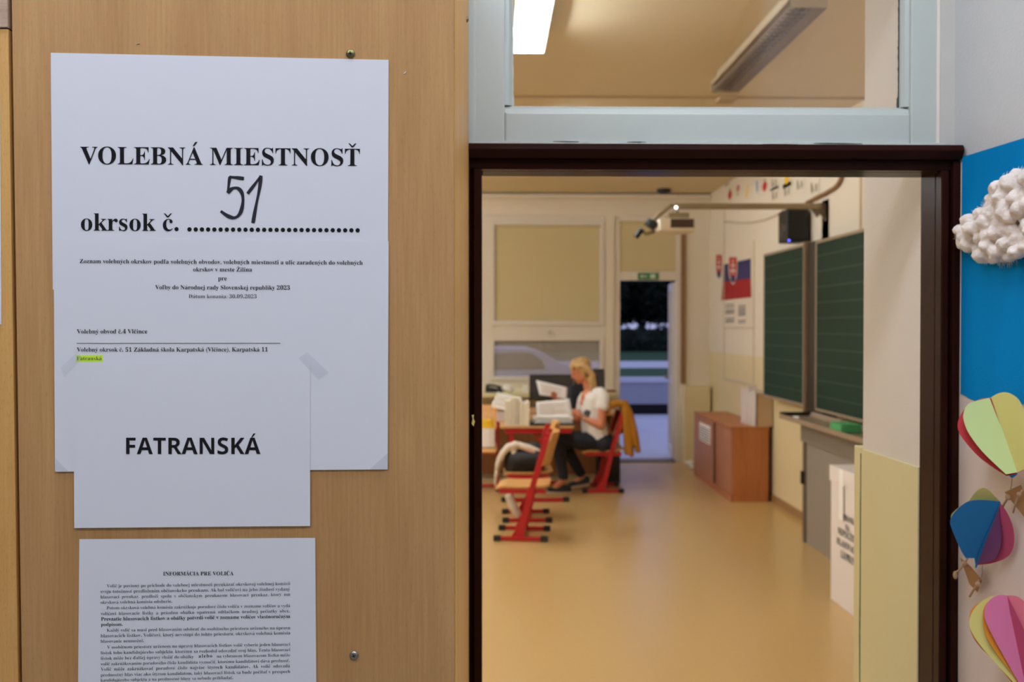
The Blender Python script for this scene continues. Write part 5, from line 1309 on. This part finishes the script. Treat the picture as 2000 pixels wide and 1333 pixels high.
e = empty('hedge', (6, HY, wt), 'dense dark hedge behind the lawn seen through the open back door', 'hedge')
m = MB(); vs = []; n = 90
for i in range(n + 1):
    x = -2 + 18 * i / n; t = hz - .25 + .35 * noise.noise(V((x * 1.3, 0, 5)))
    for (dy, z) in ((-.5, wt - .1), (-.6, (wt + t) / 2), (-.35, t - .15), (0, t), (.4, t - .2), (.5, wt - .1)): vs.append((x + .1 * noise.noise(V((x * 4, z * 3, dy))), HY + dy + .25 * noise.noise(V((x * 2, z * 2, 1))), z))
m.add(vs, [(i * 6 + j, (i + 1) * 6 + j, (i + 1) * 6 + j + 1, i * 6 + j + 1) for i in range(n) for j in range(5)]).build('foliage', M['leaf'], e)
foliage('leaves', [((x, HY - .3, hz - .9), (1.2, .6, 1.1)) for x in (2, 4, 5, 6, 7, 8.5)], 260, e, .12)
def tree(x, y, h, r, label):
    e = empty('tree', (x, y, wt), label, 'tree', 'trees behind the yard hedge')
    MB().tube([(x, y, wt - .2), (x + .1, y, wt + 1.5), (x + .05, y, wt + h * .75)], [.22, .17, .08], 10).build('trunk', M['bark'], e, smooth=True)
    foliage('crown', [((x, y, wt + h * .62), (r, r, h * .42)), ((x - r * .5, y, wt + h * .42), (r * .8, r * .8, h * .22)), ((x + r * .5, y, wt + h * .45), (r * .8, r * .8, h * .24))], 3600, e, .28)
tree(3.9, 44, 6.6, 1.75, 'dark leafy tree at the left of the open door view'); tree(8.5, 44, 6.8, 1.75, 'dark leafy tree at the right of the open door view'); tree(7.8, 52, 5.6, 3.4, 'tall dark tree farther back between the two nearer crowns')
# parked car beyond the window
cy = 15.2
e = empty('car', (-.3, cy, 0), 'pale parked car seen dimly through the low mesh-covered window', 'car')
def cx(px): return onY(px, 700, cy).x
def cz(py): return onY(1000, py, cy).z
prof = [(cx(1178), .25), (cx(1182), cz(745)), (cx(1172), cz(726)), (cx(1130), cz(716)), (cx(1098), cz(712)), (cx(1062), cz(690)), (cx(1034), cz(681)), (cx(990), cz(680)), (cx(950), cz(681)), (cx(900), cz(684)), (cx(830), cz(695)), (cx(790), cz(715)), (cx(745), cz(722)), (cx(735), .4), (cx(745), .25)]
m = MB().prism([(x, cy, z) for x, z in prof], (0, 1.7, 0)); m.build('bodywork', M['car'], e, bevel=.03)
w = [(965, 691), (1020, 689), (1040, 691), (1058, 704), (1066, 722), (965, 724)]
MB().prism([(onY(a, b, cy - .02).x, cy - .02, onY(a, b, cy - .02).z) for a, b in w], (0, .015, 0)).build('window', M['car_glass'], e)
w = [(900, 693), (957, 691), (957, 724), (880, 724)]
MB().prism([(onY(a, b, cy - .02).x, cy - .02, onY(a, b, cy - .02).z) for a, b in w], (0, .015, 0)).build('window', M['car_glass'], e)
for px in (1120, 800):
    x = cx(px); t = MB().tube([(x, cy - .04, .31), (x, cy + .16, .31)], .31, 24).build('wheel', M['tyre'], e); MB().tube([(x, cy - .05, .31), (x, cy - .02, .31)], .19, 16).build('rim', M['alu'], t)
